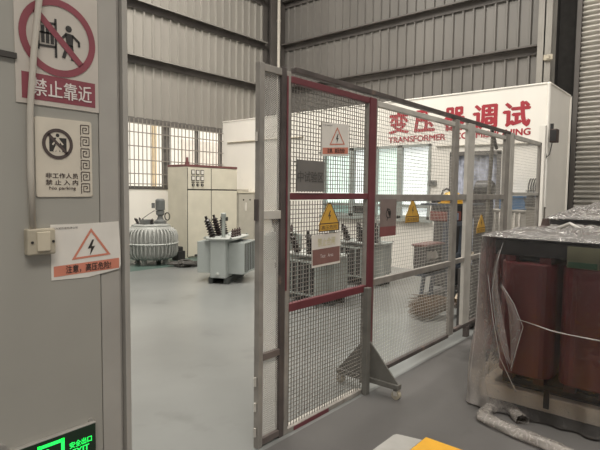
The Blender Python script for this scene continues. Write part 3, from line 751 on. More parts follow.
MB().tube([(cx + .27, cy - .20 + .09 * math.sin(2 * PI * k / 20), 1.12 + .09 * math.cos(2 * PI * k / 20)) for k in range(21)], .012, 6).build('handwheel', 'rubber', t)
MB().tube([(cx + .05, cy - .05, 1.26), (cx - .08, cy - .02, 1.17), (cx - .2, cy + .02, 1.07), (cx - .26, cy + .02, .96)], .008, 6).build('control_cable', 'rubber', t)
for k in range(5):
    a = math.radians(100 + 38 * k)
    bushing((cx - .05 + .22 * math.cos(a), cy + .02 + .22 * math.sin(a), .95), (math.cos(a) * .5, math.sin(a) * .5, 1), .15, .035, 4).build('terminal_bushing', 'porcelain', t)
MB().box(cx - .30, cx - .06, cy - .2, cy - .04, .95, 1.06).build('junction_box', 'motor', t, bevel=.008)

for o_ in list(bpy.data.objects):
    if o_ not in n_before and o_.type == 'MESH':
        for v in o_.data.vertices: v.co = (v.co.x * .94, v.co.y * .94, v.co.z * .85)
        o_.data.update()

# ------------------------------------------------------------------ control cabinets
t = thing('control_cabinet', 'wide cream control cabinet with six meters and red top trim', 'cabinet', (7.4, 9.2, 0))
MB().box(6.68, 8.14, 8.91, 9.60, .0, 2.02).build('body', 'cab_side', t, bevel=.006)
MB().box(6.675, 8.145, 8.895, 9.605, 2.0, 2.05).build('top_trim', 'cab_red', t, bevel=.006)
for x0_, x1_, za, zb in ((6.70, 7.335, .03, 1.485), (7.36, 8.125, .03, 1.485), (6.70, 7.335, 1.515, 1.98), (7.36, 8.125, 1.515, 1.98)):
    d_ = MB().box(x0_, x1_, 8.885, 8.91, za, zb).build('door', 'cab_cream', t, bevel=.006)
    if za < 1 and x0_ > 7: MB().box(7.72, 7.84, 8.879, 8.885, .78, .87).build('label_plate', 'black', d_)
MB().box(6.69, 8.13, 8.900, 8.912, .02, 1.98).build('door_gap', 'seam', t)
for r_ in range(2):
    for k in range(3):
        x = 6.83 + .125 * k; z = 1.885 - .135 * r_
        mt = MB().box(x - .046, x + .046, 8.872, 8.885, z - .052, z + .052).build('meter', 'black', t, bevel=.004)
        MB().box(x - .034, x + .034, 8.868, 8.872, z - .038, z + .038).build('dial', 'paper', mt)
for k in range(3):
    x = 6.83 + .125 * k
    kb = MB().cyl((x, 8.870, 1.605), (x, 8.885, 1.605), .034, n=14).build('rotary_switch', 'black', t)
    MB().box(x - .008, x + .008, 8.862, 8.870, 1.58, 1.63).build('knob', 'cab_gray', kb)
    MB().box(x - .045, x + .045, 8.878, 8.885, 1.655, 1.672).build('name_strip', 'print_brown', t)
tag(MB().cyl((6.80, 9.05, 2.055), (6.80, 9.05, 2.11), .05, n=14).cyl((6.80, 9.05, 2.11), (6.80, 9.05, 2.21), .03, .025, n=14).build('warning_beacon', 'cab_red', origin=(6.80, 9.05, 2.055)), 'small red beacon on top of the cream control cabinet', 'beacon')
t = thing('switch_cabinet', 'lower grey cabinet with white handle right of cream control cabinet', 'cabinet', (8.5, 9.1, 0))
MB().box(8.20, 8.775, 8.95, 9.5, 0, 1.43).build('body', 'cab_gray', t, bevel=.006)
MB().box(8.18, 8.79, 8.92, 9.52, 1.43, 1.47).build('top', 'cab_side', t, bevel=.006)
MB().box(8.23, 8.75, 8.93, 8.95, .05, 1.40).build('door', 'cab_gray', t, bevel=.006)
MB().box(8.42, 8.47, 8.905, 8.93, 1.00, 1.20).build('handle', 'paper', t, bevel=.008)
for x in (8.38, 8.60): MB().cyl((x, 8.92, 1.27), (x, 8.93, 1.27), .02, n=10).build('button', 'black', t)
tag(MB().box(8.32, 8.72, 9.1, 9.45, 1.47, 1.53).build('flat_case', 'cab_gray', bevel=.006, origin=(8.5, 9.2, 1.6)), 'flat grey case lying on the lower grey cabinet', 'case')

t = thing('black_crate', 'small black box on green floor between tank and cream cabinet', 'box', (6.39, 8.81, 0))
MB().box(6.30, 6.48, 8.70, 8.92, 0, .20).build('body', 'black', t, bevel=.008)
MB().box(6.32, 6.44, 8.72, 8.90, .20, .29).build('lid', 'rubber', t, bevel=.01)
for j, (x, y, lab) in enumerate(((6.12, 8.02, 'tangle of dark cable on the floor left of the lone transformer'), (7.15, 8.62, 'black cable coil at the foot of the cream cabinet'))):
    c_ = MB()
    for k in range(5):
        pts = []
        a0 = random.random() * 6
        for i in range(26):
            a = a0 + i * .35; r = .17 + .10 * math.sin(i * .9 + k)
            pts.append((x + r * math.cos(a) * (1.3 if j == 0 else .9) - .05 * k, y + r * math.sin(a) * (1.0 if j == 0 else .6), .018 + .016 * k))
        c_.tube(pts, .02, 6)
    tag(c_.build('cable_coil', 'cable_gray' if j == 0 else 'rubber', smooth=True, origin=(x, y, 0)), lab, 'cable')

# ------------------------------------------------------------------ wrapped dry-type transformer, right foreground
def rrect(x0, x1, y0, y1, r, n=6):
    out = []
    for (cx_, cy_, a0) in ((x1 - r, y0 + r, -90), (x1 - r, y1 - r, 0), (x0 + r, y1 - r, 90), (x0 + r, y0 + r, 180)):
        for k in range(n + 1):
            a = math.radians(a0 + 90 * k / n); out.append((cx_ + r * math.cos(a), cy_ + r * math.sin(a)))
    return out
def dry_transformer(label, x0, ys, loc, zt=1.07, dx=.62, wcoil=.355):
    t = thing('dry_transformer', label, 'transformer', loc, 0, 'wrapped dry transformers')
    y_hi, y_lo = ys[0] + wcoil / 2, ys[-1] - wcoil / 2
    for y in ys:
        c_ = MB().prism(rrect(x0 + .02, x0 + dx - .02, y - wcoil / 2, y + wcoil / 2, .10), .27, zt - .03).build('coil', 'coil_red', t, bevel=.012)
        MB().prism(rrect(x0 + .035, x0 + dx - .035, y - wcoil / 2 + .02, y + wcoil / 2 - .02, .09), zt - .085, zt - .075).build('groove', 'coil_dark', c_)
        for dy in (-.11, .11): MB().box(x0 + .05, x0 + .16, y + dy - .035, y + dy + .035, zt - .03, zt + .012).build('spacer_block', 'coil_red', t, bevel=.004)
        for dy in (-.10, .10): MB().box(x0 + .05, x0 + .16, y + dy - .035, y + dy + .035, .222, .27).build('spacer_block', 'coil_dark', t, bevel=.004)
        MB().box(x0 + .12, x0 + dx - .12, y - .10, y + .10, .2, zt + .11).build('core_limb', 'yoke', t)
    for za, zb in ((zt + .012, zt + .118),):
        for xa, xb in ((x0 + .03, x0 + .07), (x0 + dx - .07, x0 + dx - .03)):
            MB().box(xa, xb, y_lo - .03, y_hi + .03, za, zb).box(min(xa, xb) , xb + .03, y_lo - .03, y_hi + .03, zb - .012, zb).build('clamp_beam', 'yoke', t, bevel=.003)
    MB().box(x0 + .10, x0 + dx - .10, y_lo + .03, y_hi - .03, zt + .012, zt + .145).build('core_yoke', 'yoke', t, bevel=.004)
    MB().box(x0 + .10, x0 + dx - .10, y_lo + .03, y_hi - .03, .175, .222).build('core_yoke', 'yoke', t, bevel=.004)
    for xa in (x0 + .0, x0 + dx - .08):
        MB().box(xa, xa + .08, y_lo - .06, y_hi + .10, .070, .175).build('base_beam', 'beam_beige', t, bevel=.012)
    MB().box(x0 + .08, x0 + dx - .08, y_hi + .02, y_hi + .10, .070, .175).build('base_beam', 'beam_beige', t, bevel=.012)
    for ya in (y_hi - .16, y_lo + .04):
        MB().box(x0 + .04, x0 + dx - .04, ya, ya + .12, .0, .070).build('skid', 'skid', t, bevel=.006)
    return t, y_lo, y_hi
XD = 3.47
t, ylo, yhi = dry_transformer('dark red three coil dry transformer under clear plastic, right foreground', XD, [.985, .60, .215], (XD + .3, .6, 0))
MB().box(XD + .012, XD + .028, .56, .74, 1.035, 1.17).build('rating_plate', 'label_olive', t)
MB().box(XD + .006, XD + .012, .57, .73, 1.04, 1.075).build('plate_stripe', 'label_green', t)
MB().box(XD - .012, XD, .80, .835, .10, .225).build('lifting_lug', 'rubber', t, bevel=.003)
for y in (.985, .6, .215):
    MB().lathe((XD + .45, y, 1.20), [(.05, 0), (.03, .02), (.045, .03), (.03, .045), (.045, .055), (.03, .07), (.02, .12)], 14).build('terminal_post', 'reel_brown', t)
for y in (.79, .41): MB().tube([(XD + .28, y - .07, 1.2), (XD + .28, y - .06, 1.27), (XD + .28, y, 1.30), (XD + .28, y + .06, 1.27), (XD + .28, y + .07, 1.2)], .014, 8).build('lifting_eye', 'steel', t)

def wrap(label, x0, x1, y0, y1, zt, name='plastic_wrap', crown=.14, flare=.075, seed=0, n_side=64, rows=56):
    """thin film draped over a box: rounded walls, noisy creases, crumpled crown"""
    t = thing(name, label, 'plastic sheet', ((x0 + x1) / 2, (y0 + y1) / 2, 0), 0, 'plastic sheets over the dry transformers')
    per = []
    base = rrect(x0, x1, y0, y1, .06, 5)
    # resample the outline evenly
    L = [0]
    for i in range(len(base)): L.append(L[-1] + math.dist(base[i], base[(i + 1) % len(base)]))
    N = n_side * 4
    for k in range(N):
        s_ = L[-1] * k / N; i = max(j for j in range(len(base)) if L[j] <= s_ + 1e-9)
        f = (s_ - L[i]) / max(1e-9, L[i + 1] - L[i]); a, b = base[i], base[(i + 1) % len(base)]
        per.append((a[0] + (b[0] - a[0]) * f, a[1] + (b[1] - a[1]) * f))
    cx_, cy_ = (x0 + x1) / 2, (y0 + y1) / 2
    mb = MB()
    for j in range(rows + 1):
        v = j / rows; z = zt - (zt - .015) * v
        for k, (px, py) in enumerate(per):
            d = Vector((px - cx_, py - cy_)).normalized()
            corner = math.exp(-((px - x0) ** 2 + (py - y1) ** 2) / .10)
            nn = noise.noise((px * 5 + seed, py * 5, z * 1.6)) * .03 + noise.noise((px * 16, py * 16 + seed, z * 4)) * .010
            pleat = .014 * math.sin(k * .55 + 3 * noise.noise((px * 2, py * 2, z)))
            o = nn * (.3 + v) + pleat * v + flare * corner * (v ** 1.6) * (.75 + .5 * noise.noise((k * .06, z * 2, seed + 5)))
            waist = -.012 * math.exp(-((v - .52) / .1) ** 2)
            mb.v.append((px + d.x * (o + waist), py + d.y * (o + waist), z))
    for j in range(rows):
        for k in range(N):
            mb.f.append((j * N + k, j * N + (k + 1) % N, (j + 1) * N + (k + 1) % N, (j + 1) * N + k))
    so_ = mb.build('side_film', 'film', t, smooth=True)
    at_ = so_.data.attributes.new('bunch', 'FLOAT', 'POINT')
    for i_, q in enumerate(mb.v):
        d2 = (q[0] - x0) ** 2 + (q[1] - y1) ** 2; v = 1 - q[2] / zt
        n_ = .5 + .5 * noise.noise((q[0] * 6 + q[1] * 6, q[2] * 2.2, seed + 3.0))
        at_.data[i_].value = max(0.0, (.20 + .32 * v) * math.exp(-d2 / (.005 + .024 * v * v)) * (.55 + .9 * n_) + .22 * max(0, v - .82) / .18 * n_)
    top = MB(); m_ = 26
    for j in range(m_ + 1):
        s_ = 1 - j / m_
        for k, (px, py) in enumerate(per):
            x, y = cx_ + (px - cx_) * max(.02, s_), cy_ + (py - cy_) * max(.02, s_)
            rise = crown * (1 - s_ ** 2) ** .7 * (1 + .5 * noise.noise((x * 2.5, y * 2.5, seed)))
            zz = zt + rise + (noise.noise((x * 9, y * 9, seed + 2)) * .035 + noise.noise((x * 24, y * 24, seed)) * .014) * (1 - s_ ** 6)
            top.v.append((x, y, zz))
    for j in range(m_):
        for k in range(N):
            top.f.append((j * N + k, (j + 1) * N + k, (j + 1) * N + (k + 1) % N, j * N + (k + 1) % N))
    top.build('top_film', 'film_top', t, smooth=True)
    return t
wt = wrap('crumpled clear plastic sheet over the red dry transformer', XD - .045, XD + .78, ylo - .12, 1.285, 1.205, crown=.07)
# heavier folds gathered at the near corner, lying just outside the film
def fold(pix, X, name='film_fold', m='film_milky', dx=.0):
    fr_ = [onX(x, y, X + dx + .02 * math.sin(i * 2.1)) for i, (x, y) in enumerate(pix)]
    return fr_
def fold_strip(left, right, X, m='film_milky'):
    n = len(left); mb = MB(); K = 6
    for i in range(n):
        a, b = onX(*left[i], X), onX(*right[i], X)
        for k in range(K + 1):
            p = a.lerp(b, k / K); p.x -= .022 * math.sin(PI * k / K) + .006 * math.sin(i * 1.7 + k)
            mb.v.append(tuple(p))
    for i in range(n - 1):
        for k in range(K):
            mb.f.append((i * (K + 1) + k, i * (K + 1) + k + 1, (i + 1) * (K + 1) + k + 1, (i + 1) * (K + 1) + k))
    o = mb.build('film_fold', m, wt, smooth=True, sub=1); return o
fold_strip([(499, 250), (493, 268), (491, 292), (494, 320), (500, 345)], [(501, 250), (497, 268), (498, 292), (503, 320), (512, 368)], XD - .085)
fold_strip([(500, 285), (508, 302), (509, 320), (510, 340), (511, 370)], [(503, 284), (514, 304), (523, 325), (518, 345), (512, 371)], XD - .08)
# taut crease round the waist
for edge in (((480, 250), (478, 290), (475, 335), (470, 375), (469, 402)), ((503, 243), (497, 262), (492, 290), (496, 325), (509, 370)), ((488, 275), (493, 320), (500, 358), (516, 392)), ((502, 285), (514, 304), (523, 327), (511, 368))):
    MB().tube([onX(x, y, XD - .095) for x, y in edge], [.001, .0025, .002, .003, .001][:len(edge)], 5).build('bright_crease', 'film_edge', wt, smooth=True)
pts = [onX(x, y, XD - .075) for x, y in ((517, 319), (535, 325), (552, 331), (570, 335), (590, 339), (612, 343), (660, 352))]
MB().tube(pts, [.001, .003, .004, .003, .005, .003, .003], 6).build('taut_crease', 'film_edge', wt, smooth=True)
# surplus film rolled along the floor
def crumple_roll(pts, r, name, parent):
    mb = MB(); n = 18; M_ = 70
    P = [Vector(p) for p in pts]
    for i in range(M_ + 1):
        s_ = i / M_ * (len(P) - 1); k = min(int(s_), len(P) - 2); f = s_ - k
        c_ = P[k].lerp(P[k + 1], f); d = (P[k + 1] - P[k]).normalized(); u = Vector((-d.y, d.x, 0)).normalized()
        for q in range(n):
            a = 2 * PI * q / n
            rr = r * (1 + .35 * noise.noise((c_.x * 9 + math.cos(a) * 1.5, c_.y * 9 + math.sin(a) * 1.5, q * .2)) + .15 * noise.noise((i * .7, q * .9, 0)))
            mb.v.append(tuple(c_ + u * (math.cos(a) * rr) + Vector((0, 0, max(-c_.z + .002, math.sin(a) * rr * .75)))))
    for i in range(M_):
        for q in range(n): mb.f.append((i * n + q, i * n + (q + 1) % n, (i + 1) * n + (q + 1) % n, (i + 1) * n + q))
    return mb.build(name, 'film_roll', parent, smooth=True)
crumple_roll([flr(x, y, .03) for x, y in ((523, 420), (505, 402), (488, 408), (482, 416), (500, 425), (530, 438), (560, 450), (600, 468))], .044, 'rolled_hem', wt)

# a second wrapped unit further back
t2, yl2, yh2 = dry_transformer('dark dry transformer behind the front one, only its top showing', 5.25, [1.08, .68, .28], (5.55, .7, 0), zt=1.13)
wrap('shiny clear plastic sheet over the farther transformer', 5.19, 6.0, yl2 - .12, 1.33, 1.265, crown=.13, flare=.05, seed=11, n_side=40, rows=24)

# painted / loose sheets on the floor in front
fr = Fr((0, 0, 0), (1, 0, 0), (0, 1, 0), (0, 0, 1))
def quad_on_floor(pix, z): return [tuple(flr(x, y, z).xy) for x, y in pix]
c0 = flr(426, 438); 
tag(MB().box(c0.x - .55, c0.x, c0.y - .7, c0.y, 0, .006).build('floor_plate', 'yellow_paint', origin=(c0.x, c0.y, 0)), 'yellow sheet on the dark floor at the bottom edge', 'sheet')
c1 = flr(396, 434)
pts = [(c1.x - .6, c1.y), (c1.x - .03, c1.y), (c1.x - .008, c1.y - .01), (c1.x, c1.y - .035), (c1.x + .03, c0.y + .002), (c1.x - .6, c0.y + .002)]
tag(MB().prism(pts, 0, .006).build('floor_plate', 'pale_paint', origin=(c1.x, c1.y, 0)), 'pale grey sheet with rounded corner beside the yellow sheet', 'sheet')

# ------------------------------------------------------------------ clutter behind the fence
t = thing('steel_stand', 'blue grey steel stand with raised back behind the fence', 'stand', (6.6, 3.1, 0))
for x, y in ((6.34, 2.98), (7.26, 2.98), (6.40, 3.14), (7.26, 3.14)):
    MB().bar((x - .10 if x < 7 else x, y, 0), (x, y, .40), .05, .04).build('leg', 'bench_blue', t, bevel=.004)
MB().box(6.05, 7.30, 2.95, 3.17, .385, .42).build('shelf', 'bench_blue', t, bevel=.004)
MB().box(6.24, 7.26, 2.96, 3.16, .06, .09).build('shelf', 'box_dark', t, bevel=.004)
MB().bar((6.62, 3.0, .42), (6.76, 3.0, 1.06), .06, .05).build('back_post', 'bench_blue', t, bevel=.004)
MB().bar((7.24, 3.0, .42), (7.34, 3.0, 1.06), .06, .05).build('back_post', 'bench_blue', t, bevel=.004)
MB().box(6.70, 7.40, 2.97, 3.03, 1.01, 1.07).build('top_bar', 'bench_blue', t, bevel=.004)
MB().box(6.66, 7.28, 2.99, 3.02, .43, .60).build('back_panel', 'bench_blue', t, bevel=.004)
t = thing('open_box', 'dark open box with maroon lid on the steel stand', 'box', (6.3, 3.06, .42))
MB().box(6.08, 6.57, 2.97, 3.15, .421, .435).box(6.08, 6.095, 2.97, 3.15, .421, .78).box(6.555, 6.57, 2.97, 3.15, .421, .78).box(6.08, 6.57, 3.135, 3.15, .421, .78).box(6.08, 6.57, 2.97, 2.985, .421, .58).build('case', 'box_dark', t)
MB().box(6.05, 6.60, 2.94, 3.17, .78, .81).build('lid', 'maroon_wood', t, bevel=.004)
for k, (x, z, w_, lab) in enumerate(((6.24, .655, .075, 'larger crumpled white paper lump in the dark open box'), (6.43, .635, .06, 'smaller white paper lump in the dark open box'))):
    mb = MB(); prof = [(.005, -w_), (w_ * .6, -w_ * .8), (w_ * .95, -w_ * .3), (w_, .1 * w_), (w_ * .7, w_ * .6), (.01, w_ * .85)]
    mb.lathe((x, 3.03, z), prof, 14)
    mb.v = [tuple(Vector(v) + Vector((noise.noise((v[0] * 30, v[1] * 30, v[2] * 30)), noise.noise((v[0] * 30 + 5, v[1] * 30, v[2] * 30)), noise.noise((v[0] * 30, v[1] * 30 + 9, v[2] * 30)))) * w_ * .5) for v in mb.v]
    zmin = min(v[2] for v in mb.v)
    mb.v = [(v[0], v[1], v[2] if k < 0 else v[2]) for v in mb.v]
    tag(mb.build('paper_lump', 'print_white', origin=(x, 3.03, z)), lab, 'paper', 'paper lumps in the open box')
tag(MB().box(6.10, 6.55, 2.99, 3.13, .436, .560).build('packing_block', 'box_dark', origin=(6.3, 3.06, .436), bevel=.01), 'dark packing block inside the open box under the papers', 'block')
t = thing('tool_bag', 'black tool bag with red band behind the second fence post', 'bag', (7.1, 3.2, 1.0))
MB().prism(rrect(6.92, 7.42, 3.05, 3.35, .08), 1.07, 1.46).build('body', 'black', t, bevel=.04)
MB().prism(rrect(6.91, 7.43, 3.04, 3.36, .08), 1.08, 1.22).build('band', 'bag_red', t, bevel=.01)
MB().box(7.10, 7.24, 3.025, 3.042, 1.09, 1.20).build('pocket', 'bag_blue', t, bevel=.006)
MB().tube([(7.0, 3.2, 1.45), (7.05, 3.2, 1.53), (7.17, 3.2, 1.56), (7.29, 3.2, 1.53), (7.34, 3.2, 1.45)], .015, 8).build('handle', 'black', t, smooth=True)
hp = onY(452, 199, 2.55)
t = thing('hard_hat', 'yellow hard hat by the post of the wide grey panel', 'hard hat', (hp.x, 2.55, hp.z))
MB().lathe((hp.x, 2.55, hp.z - .05), [(.135, 0), (.132, .04), (.115, .09), (.08, .125), (.03, .14), (.004, .142)], 24).build('shell', 'helmet', t, smooth=True)
MB().lathe((hp.x, 2.55, hp.z - .056), [(.12, 0), (.165, .002), (.165, .008), (.13, .012)], 24).build('brim', 'helmet', t)
MB().bar((hp.x - .13, 2.55, hp.z + .0), (hp.x + .13, 2.55, hp.z + .0), .02, .02).build('ridge', 'helmet', t)
t = thing('tool_rack', 'dark steel rack behind the fence carrying the hard hat', 'rack', (hp.x, 2.8, 0))
for x in (hp.x + .60, hp.x + .80): MB().box(x - .02, x + .02, 2.82, 2.86, 0, hp.z - .06).build('post', 'bench_blue', t)
MB().box(hp.x - .17, hp.x + .83, 2.46, 2.88, hp.z - .082, hp.z - .058).build('shelf', 'bench_blue', t)
rp_ = onY(479.5, 204, 3.0)
t = thing('cable_reel', 'round dark brown cable reel behind the pale fence post', 'reel', (rp_.x, 3.0, rp_.z))
MB().lathe((rp_.x, 3.02, rp_.z), [(.03, -.08), (.24, -.08), (.24, -.065), (.18, -.06), (.18, .06), (.24, .065), (.24, .08), (.03, .08)], 28, (.5, 1, 0)).build('drum', 'reel_brown', t)
MB().lathe((rp_.x, 3.02, rp_.z), [(.17, -.055), (.225, -.05), (.225, .05), (.17, .055)], 28, (.5, 1, 0)).build('winding', 'rubber', t)
MB().box(rp_.x - .2, rp_.x + .2, 2.98, 3.14, 0, .06).box(rp_.x - .03, rp_.x + .03, 3.11, 3.14, .06, rp_.z).build('stand', 'box_dark', t)

t = thing('dark_locker', 'dark locker standing behind the steel stand and tool bag', 'locker', (7.85, 3.4, 0))
MB().box(7.50, 8.22, 3.25, 3.55, .04, 1.34).build('body', 'box_dark', t, bevel=.008)
MB().box(7.52, 7.85, 3.235, 3.25, .08, 1.30).build('door', 'black', t, bevel=.004); MB().box(7.87, 8.20, 3.235, 3.25, .08, 1.30).build('door', 'black', t, bevel=.004)
MB().box(7.50, 8.22, 3.27, 3.53, 0, .04).build('plinth', 'black', t)
# broom
base = onY(457, 303, 2.42); tipdir = (onY(414, 310, 2.74) - base)
t = thing('straw_broom', 'big straw broom lying fanned on floor behind the fence', 'broom', (base.x, base.y, 0))
br = MB(); ax = tipdir.normalized(); sd = ax.cross(Vector((0, 0, 1))).normalized(); upv = sd.cross(ax)
for k in range(420):
    a = random.gauss(0, .16); b = random.gauss(0, .11); L_ = tipdir.length * random.uniform(.78, 1.08)
    p0 = base + sd * random.gauss(0, .022) + upv * random.gauss(0, .022)
    d = (ax + sd * a + upv * (b + .03)).normalized(); p1 = p0 + d * L_ * .5 + Vector((0, 0, .02)); p2 = p0 + d * L_ + Vector((0, 0, -.02))
    for p in (p0, p1, p2): p.z = max(p.z, .006)
    br.tube([p0, p1, p2], [.004, .0045, .0018], 4, cap=False)
tag(br.build('bristles', 'straw', t), kind='stuff')
top = onY(473, 252, 2.36)
MB().tube([base - ax * -.06, base + Vector((.0, -.01, .05)), base.lerp(top, .35), top], [.045, .042, .016, .014], 12).build('handle', 'bamboo', t, smooth=True)
MB().tube([base + ax * .10, base + ax * .04], [.07, .055], 14).build('binding', 'print_white', t, smooth=True)
# leaning pole
pa, pb = onY(493, 134, 2.10), onY(484, 262, 2.32)
pb = Vector((pb.x, pb.y, max(0, pb.z)))
lo = pa + (pb - pa) * (pa.z / (pa.z - pb.z)) if pb.z < pa.z else pb
t = thing('long_pole', 'tall grey pole with hooked tip leaning inside the fence', 'pole', (lo.x, lo.y, 0))
MB().tube([(lo.x, lo.y, .01), tuple(pa)], .022, 10).build('shaft', 'grey_wood', t)
MB().tube([tuple(pa + Vector((-.05, 0, .05))), tuple(pa), tuple(pa + Vector((.14, .0, -.16)))], .02, 8).build('hook', 'black', t)
q = onY(488.5, 189, 2.5)
t = thing('motor_drum', 'dark round topped drum behind the leaning pole', 'drum', (q.x, 2.55, 0))
MB().lathe((q.x, 2.45, q.z), [(.11, 0), (.12, .01), (.12, .20), (.11, .21)], 24, (0, 1, 0)).build('drum', 'black', t)
MB().lathe((q.x, 2.44, q.z), [(.09, 0), (.09, .012), (.03, .02)], 20, (0, -1, 0)).build('end_plate', 'black', t)
MB().box(q.x - .10, q.x + .10, 2.46, 2.66, 0, q.z - .10).build('pedestal', 'box_dark', t, bevel=.01)

# far shelf with blue tub, cabinet, kettle and tools by the white wall
def at(x, y, X): return onX(x, y, X)
c0, c1 = at(486, 209, 8.3), at(527, 209, 8.3)
t = thing('pale_counter', 'pale draped counter below the blue tub by white wall', 'counter', (8.45, (c0.y + c1.y) / 2, 0))
MB().box(8.32, 8.78, c1.y, c0.y, 0, c0.z - .03).build('body', 'cloth_gray', t, bevel=.01)
MB().box(8.29, 8.79, c1.y - .01, c0.y + .02, c0.z - .03, c0.z).build('top', 'cloth_gray', t, bevel=.006)
ct = c0.z
for k in range(7):
    y = c0.y - .07 - k * (c0.y - c1.y - .1) / 7
    MB().tube([(8.30, y, .05), (8.30, y + .01, .5), (8.305, y, ct - .04)], [.03, .025, .012], 8).build('drape_fold', 'cloth_gray', t, smooth=True)
b0, b1 = at(498, 197, 8.33), at(532, 208, 8.33)
t = thing('blue_tub', 'blue plastic tub on the pale counter by white wall', 'tub', (8.5, (b0.y + b1.y) / 2, ct))
MB().prism(rrect(8.36, 8.70, b1.y, b0.y, .05), ct, ct + .19).build('body', 'blue_plastic', t, bevel=.01)
MB().prism(rrect(8.345, 8.715, b1.y - .015, b0.y + .015, .05), ct + .19, ct + .22).build('rim', 'blue_plastic', t)
g0, g1 = at(525, 207, 8.02), at(541, 207, 8.02)
t = thing('taupe_cabinet', 'low taupe cabinet behind the far fence panel', 'cabinet', (8.05, (g0.y + g1.y) / 2, 0))
MB().box(8.07, 8.27, g1.y, g0.y, 0, g0.z - .02).build('body', 'cabinet_taupe', t, bevel=.008)
MB().box(8.05, 8.28, g1.y - .005, g0.y + .01, g0.z - .02, g0.z).build('top', 'cabinet_taupe', t)
MB().box(8.055, 8.07, g1.y + .02, g0.y - .02, .08, g0.z - .05).build('door', 'cabinet_taupe', t, bevel=.004)
ky = at(530.5, 200, 8.15).y
t = thing('kettle', 'dark kettle standing on the taupe cabinet', 'kettle', (8.15, ky, g0.z))
MB().lathe((8.15, ky, g0.z), [(.065, 0), (.075, .02), (.07, .12), (.05, .17), (.02, .185)], 20).build('body', 'rubber', t, smooth=True)
MB().tube([(8.15, ky + .05, g0.z + .15), (8.15, ky + .04, g0.z + .26), (8.15, ky - .04, g0.z + .26), (8.15, ky - .05, g0.z + .15)], .010, 8).build('handle', 'rubber', t, smooth=True)
MB().tube([(8.15, ky + .06, g0.z + .06), (8.15, ky + .10, g0.z + .15)], [.020, .010], 8).build('spout', 'rubber', t)
jy = at(540, 200, 8.15).y
t = thing('white_jug', 'white plastic jug beside the kettle on taupe cabinet', 'jug', (8.15, jy, g0.z))
MB().lathe((8.15, jy, g0.z), [(.05, 0), (.055, .02), (.055, .18), (.025, .23), (.025, .26)], 18).build('body', 'paper', t, smooth=True)
MB().lathe((8.15, jy, g0.z + .26), [(.028, 0), (.028, .025)], 14).build('cap', 'blue_plastic', t)
t = thing('wall_hook_rail', 'hook rail on the white wall above the blue tub', 'hook rail', (XW, 2.5, 1.7))
h0, h1 = at(526, 190, XW), at(543, 190, XW)
MB().box(XW - .03, XW, h1.y, h0.y, h0.z - .03, h0.z).build('board', 'cab_gray', t)
for k in range(5):
    y = h0.y - .05 - k * (h0.y - h1.y - .08) / 5
    MB().tube([(XW - .04, y, h0.z - .02), (XW - .05, y, h0.z + .06), (XW - .05, y - .02, h0.z + .16), (XW - .05, y - .04, h0.z + .19)], .012, 6).build('hook', 'black', t)
# dark crate near the fence foot
t = thing('dark_crate', 'dark slatted crate on floor between broom and wrapped transformer', 'crate', (5.55, 2.12, 0))
CX, CY = 5.34, 2.05
for k in range(4): MB().box(CX, CX + .42, CY, CY + .02, .03 + .16 * k, .16 + .16 * k).build('slat', 'box_dark', t)
for x in (CX, CX + .39): MB().box(x, x + .03, CY + .02, CY + .15, 0, .66).build('end_board', 'box_dark', t)
MB().box(CX, CX + .42, CY + .15, CY + .17, 0, .66).build('back_board', 'box_dark', t); MB().box(CX + .03, CX + .39, CY + .02, CY + .15, 0, .02).build('bottom', 'box_dark', t)
MB().box(CX + .04, CX + .38, CY + .03, CY + .14, .03, .60).build('load', 'black', t, bevel=.02)
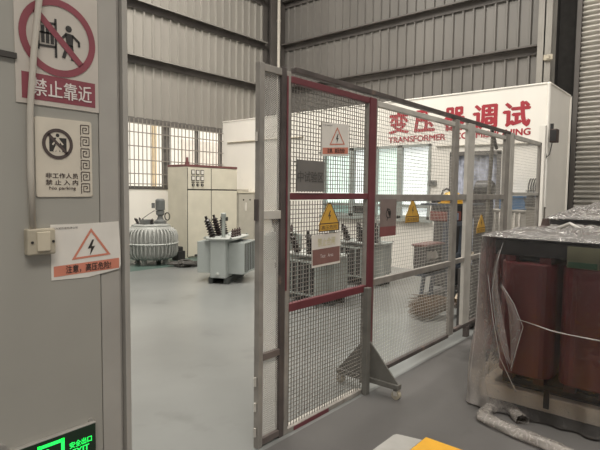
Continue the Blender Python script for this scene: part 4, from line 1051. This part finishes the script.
# white pole with speaker box at the end of the fence
wp = onY(544, 160, 2.04)
t = thing('white_pole', 'white square pole at the far end of the fence', 'pole', (wp.x + .08, 2.07, 0))
MB().box(wp.x + .03, wp.x + .12, 2.045, 2.13, 0, 2.50).build('shaft', 'plaster', t, bevel=.004)
MB().box(wp.x - .02, wp.x + .17, 2.03, 2.15, 0, .015).build('foot_plate', 'fence_gray', t)
hb = onX(554.5, 135, XW - .16)
t = thing('wall_speaker', 'small dark box speaker on bracket at corner of white wall', 'speaker', (XW, hb.y, hb.z))
MB().box(XW - .24, XW - .10, hb.y - .055, hb.y + .055, hb.z - .12, hb.z + .09).build('case', 'reel_brown', t, bevel=.012)
MB().box(XW - .245, XW - .24, hb.y - .045, hb.y + .045, hb.z - .10, hb.z + .07).build('grille', 'black', t)
MB().box(XW - .12, XW, hb.y + .055, hb.y + .08, hb.z - .06, hb.z + .06).box(XW - .03, XW, hb.y + .055, hb.y + .10, hb.z - .06, hb.z + .20).build('bracket', 'black', t)
MB().tube([(XW - .16, hb.y + .03, hb.z - .12), (XW - .12, hb.y + .07, hb.z - .30), (XW - .06, hb.y + .13, hb.z - .34), (XW - .02, hb.y + .16, hb.z - .22)], .008, 6).build('cable', 'black', t, smooth=True)
cb = onX(549, 58, 10.48)
tag(MB().box(10.44, 10.502, cb.y - .07, cb.y + .09, cb.z - .04, cb.z + .06).box(10.42, 10.44, cb.y - .02, cb.y + .04, cb.z - .02, cb.z + .04).build('junction_box', 'box_cream', origin=(10.5, cb.y, cb.z), bevel=.004), 'small cream junction box high on the right steel column', 'junction box')

# ------------------------------------------------------------------ light
w = bpy.data.worlds.new('world'); bpy.context.scene.world = w; w.use_nodes = True
bg = w.node_tree.nodes['Background']; bg.inputs['Color'].default_value = (1.0, .965, .91, 1); bg.inputs['Strength'].default_value = .35
def area(name, loc, sx, sy, e, col=(1, .95, .87), rot=(0, 0, 0)):
    l = bpy.data.lights.new(name, 'AREA'); l.shape = 'RECTANGLE'; l.size = sx; l.size_y = sy; l.energy = e; l.color = col
    o = bpy.data.objects.new(name, l); C.objects.link(o); o.location = loc; o.rotation_euler = rot; return o
area('skylight', (4.0, 6.2, 9.1), 7, 2.2, 1150)
area('skylight.001', (4.5, 1.0, 9.1), 7, 1.6, 330)
area('front_fill', (-2.0, -3.0, 9.1), 6, 2, 700)  # unseen fill lamp, added to brighten the front wall and its signs
area('skylight.003', (8.0, -2.0, 9.1), 5, 1.6, 120)
s = bpy.data.lights.new('sun', 'SUN'); s.energy = 7; s.angle = .02; s.color = (1, .95, .86)
so = bpy.data.objects.new('sun', s); C.objects.link(so); so.rotation_euler = (math.radians(26), 0, 0); so.location = (5, 5, 15)

sc = bpy.context.scene
sc.view_settings.view_transform = 'Standard'; sc.view_settings.look = 'None'; sc.view_settings.gamma = 1; sc.view_settings.use_curve_mapping = False
sc.view_settings.exposure = 0.0
sc.cycles.transparent_max_bounces = 24
sc.cycles.max_bounces = 8
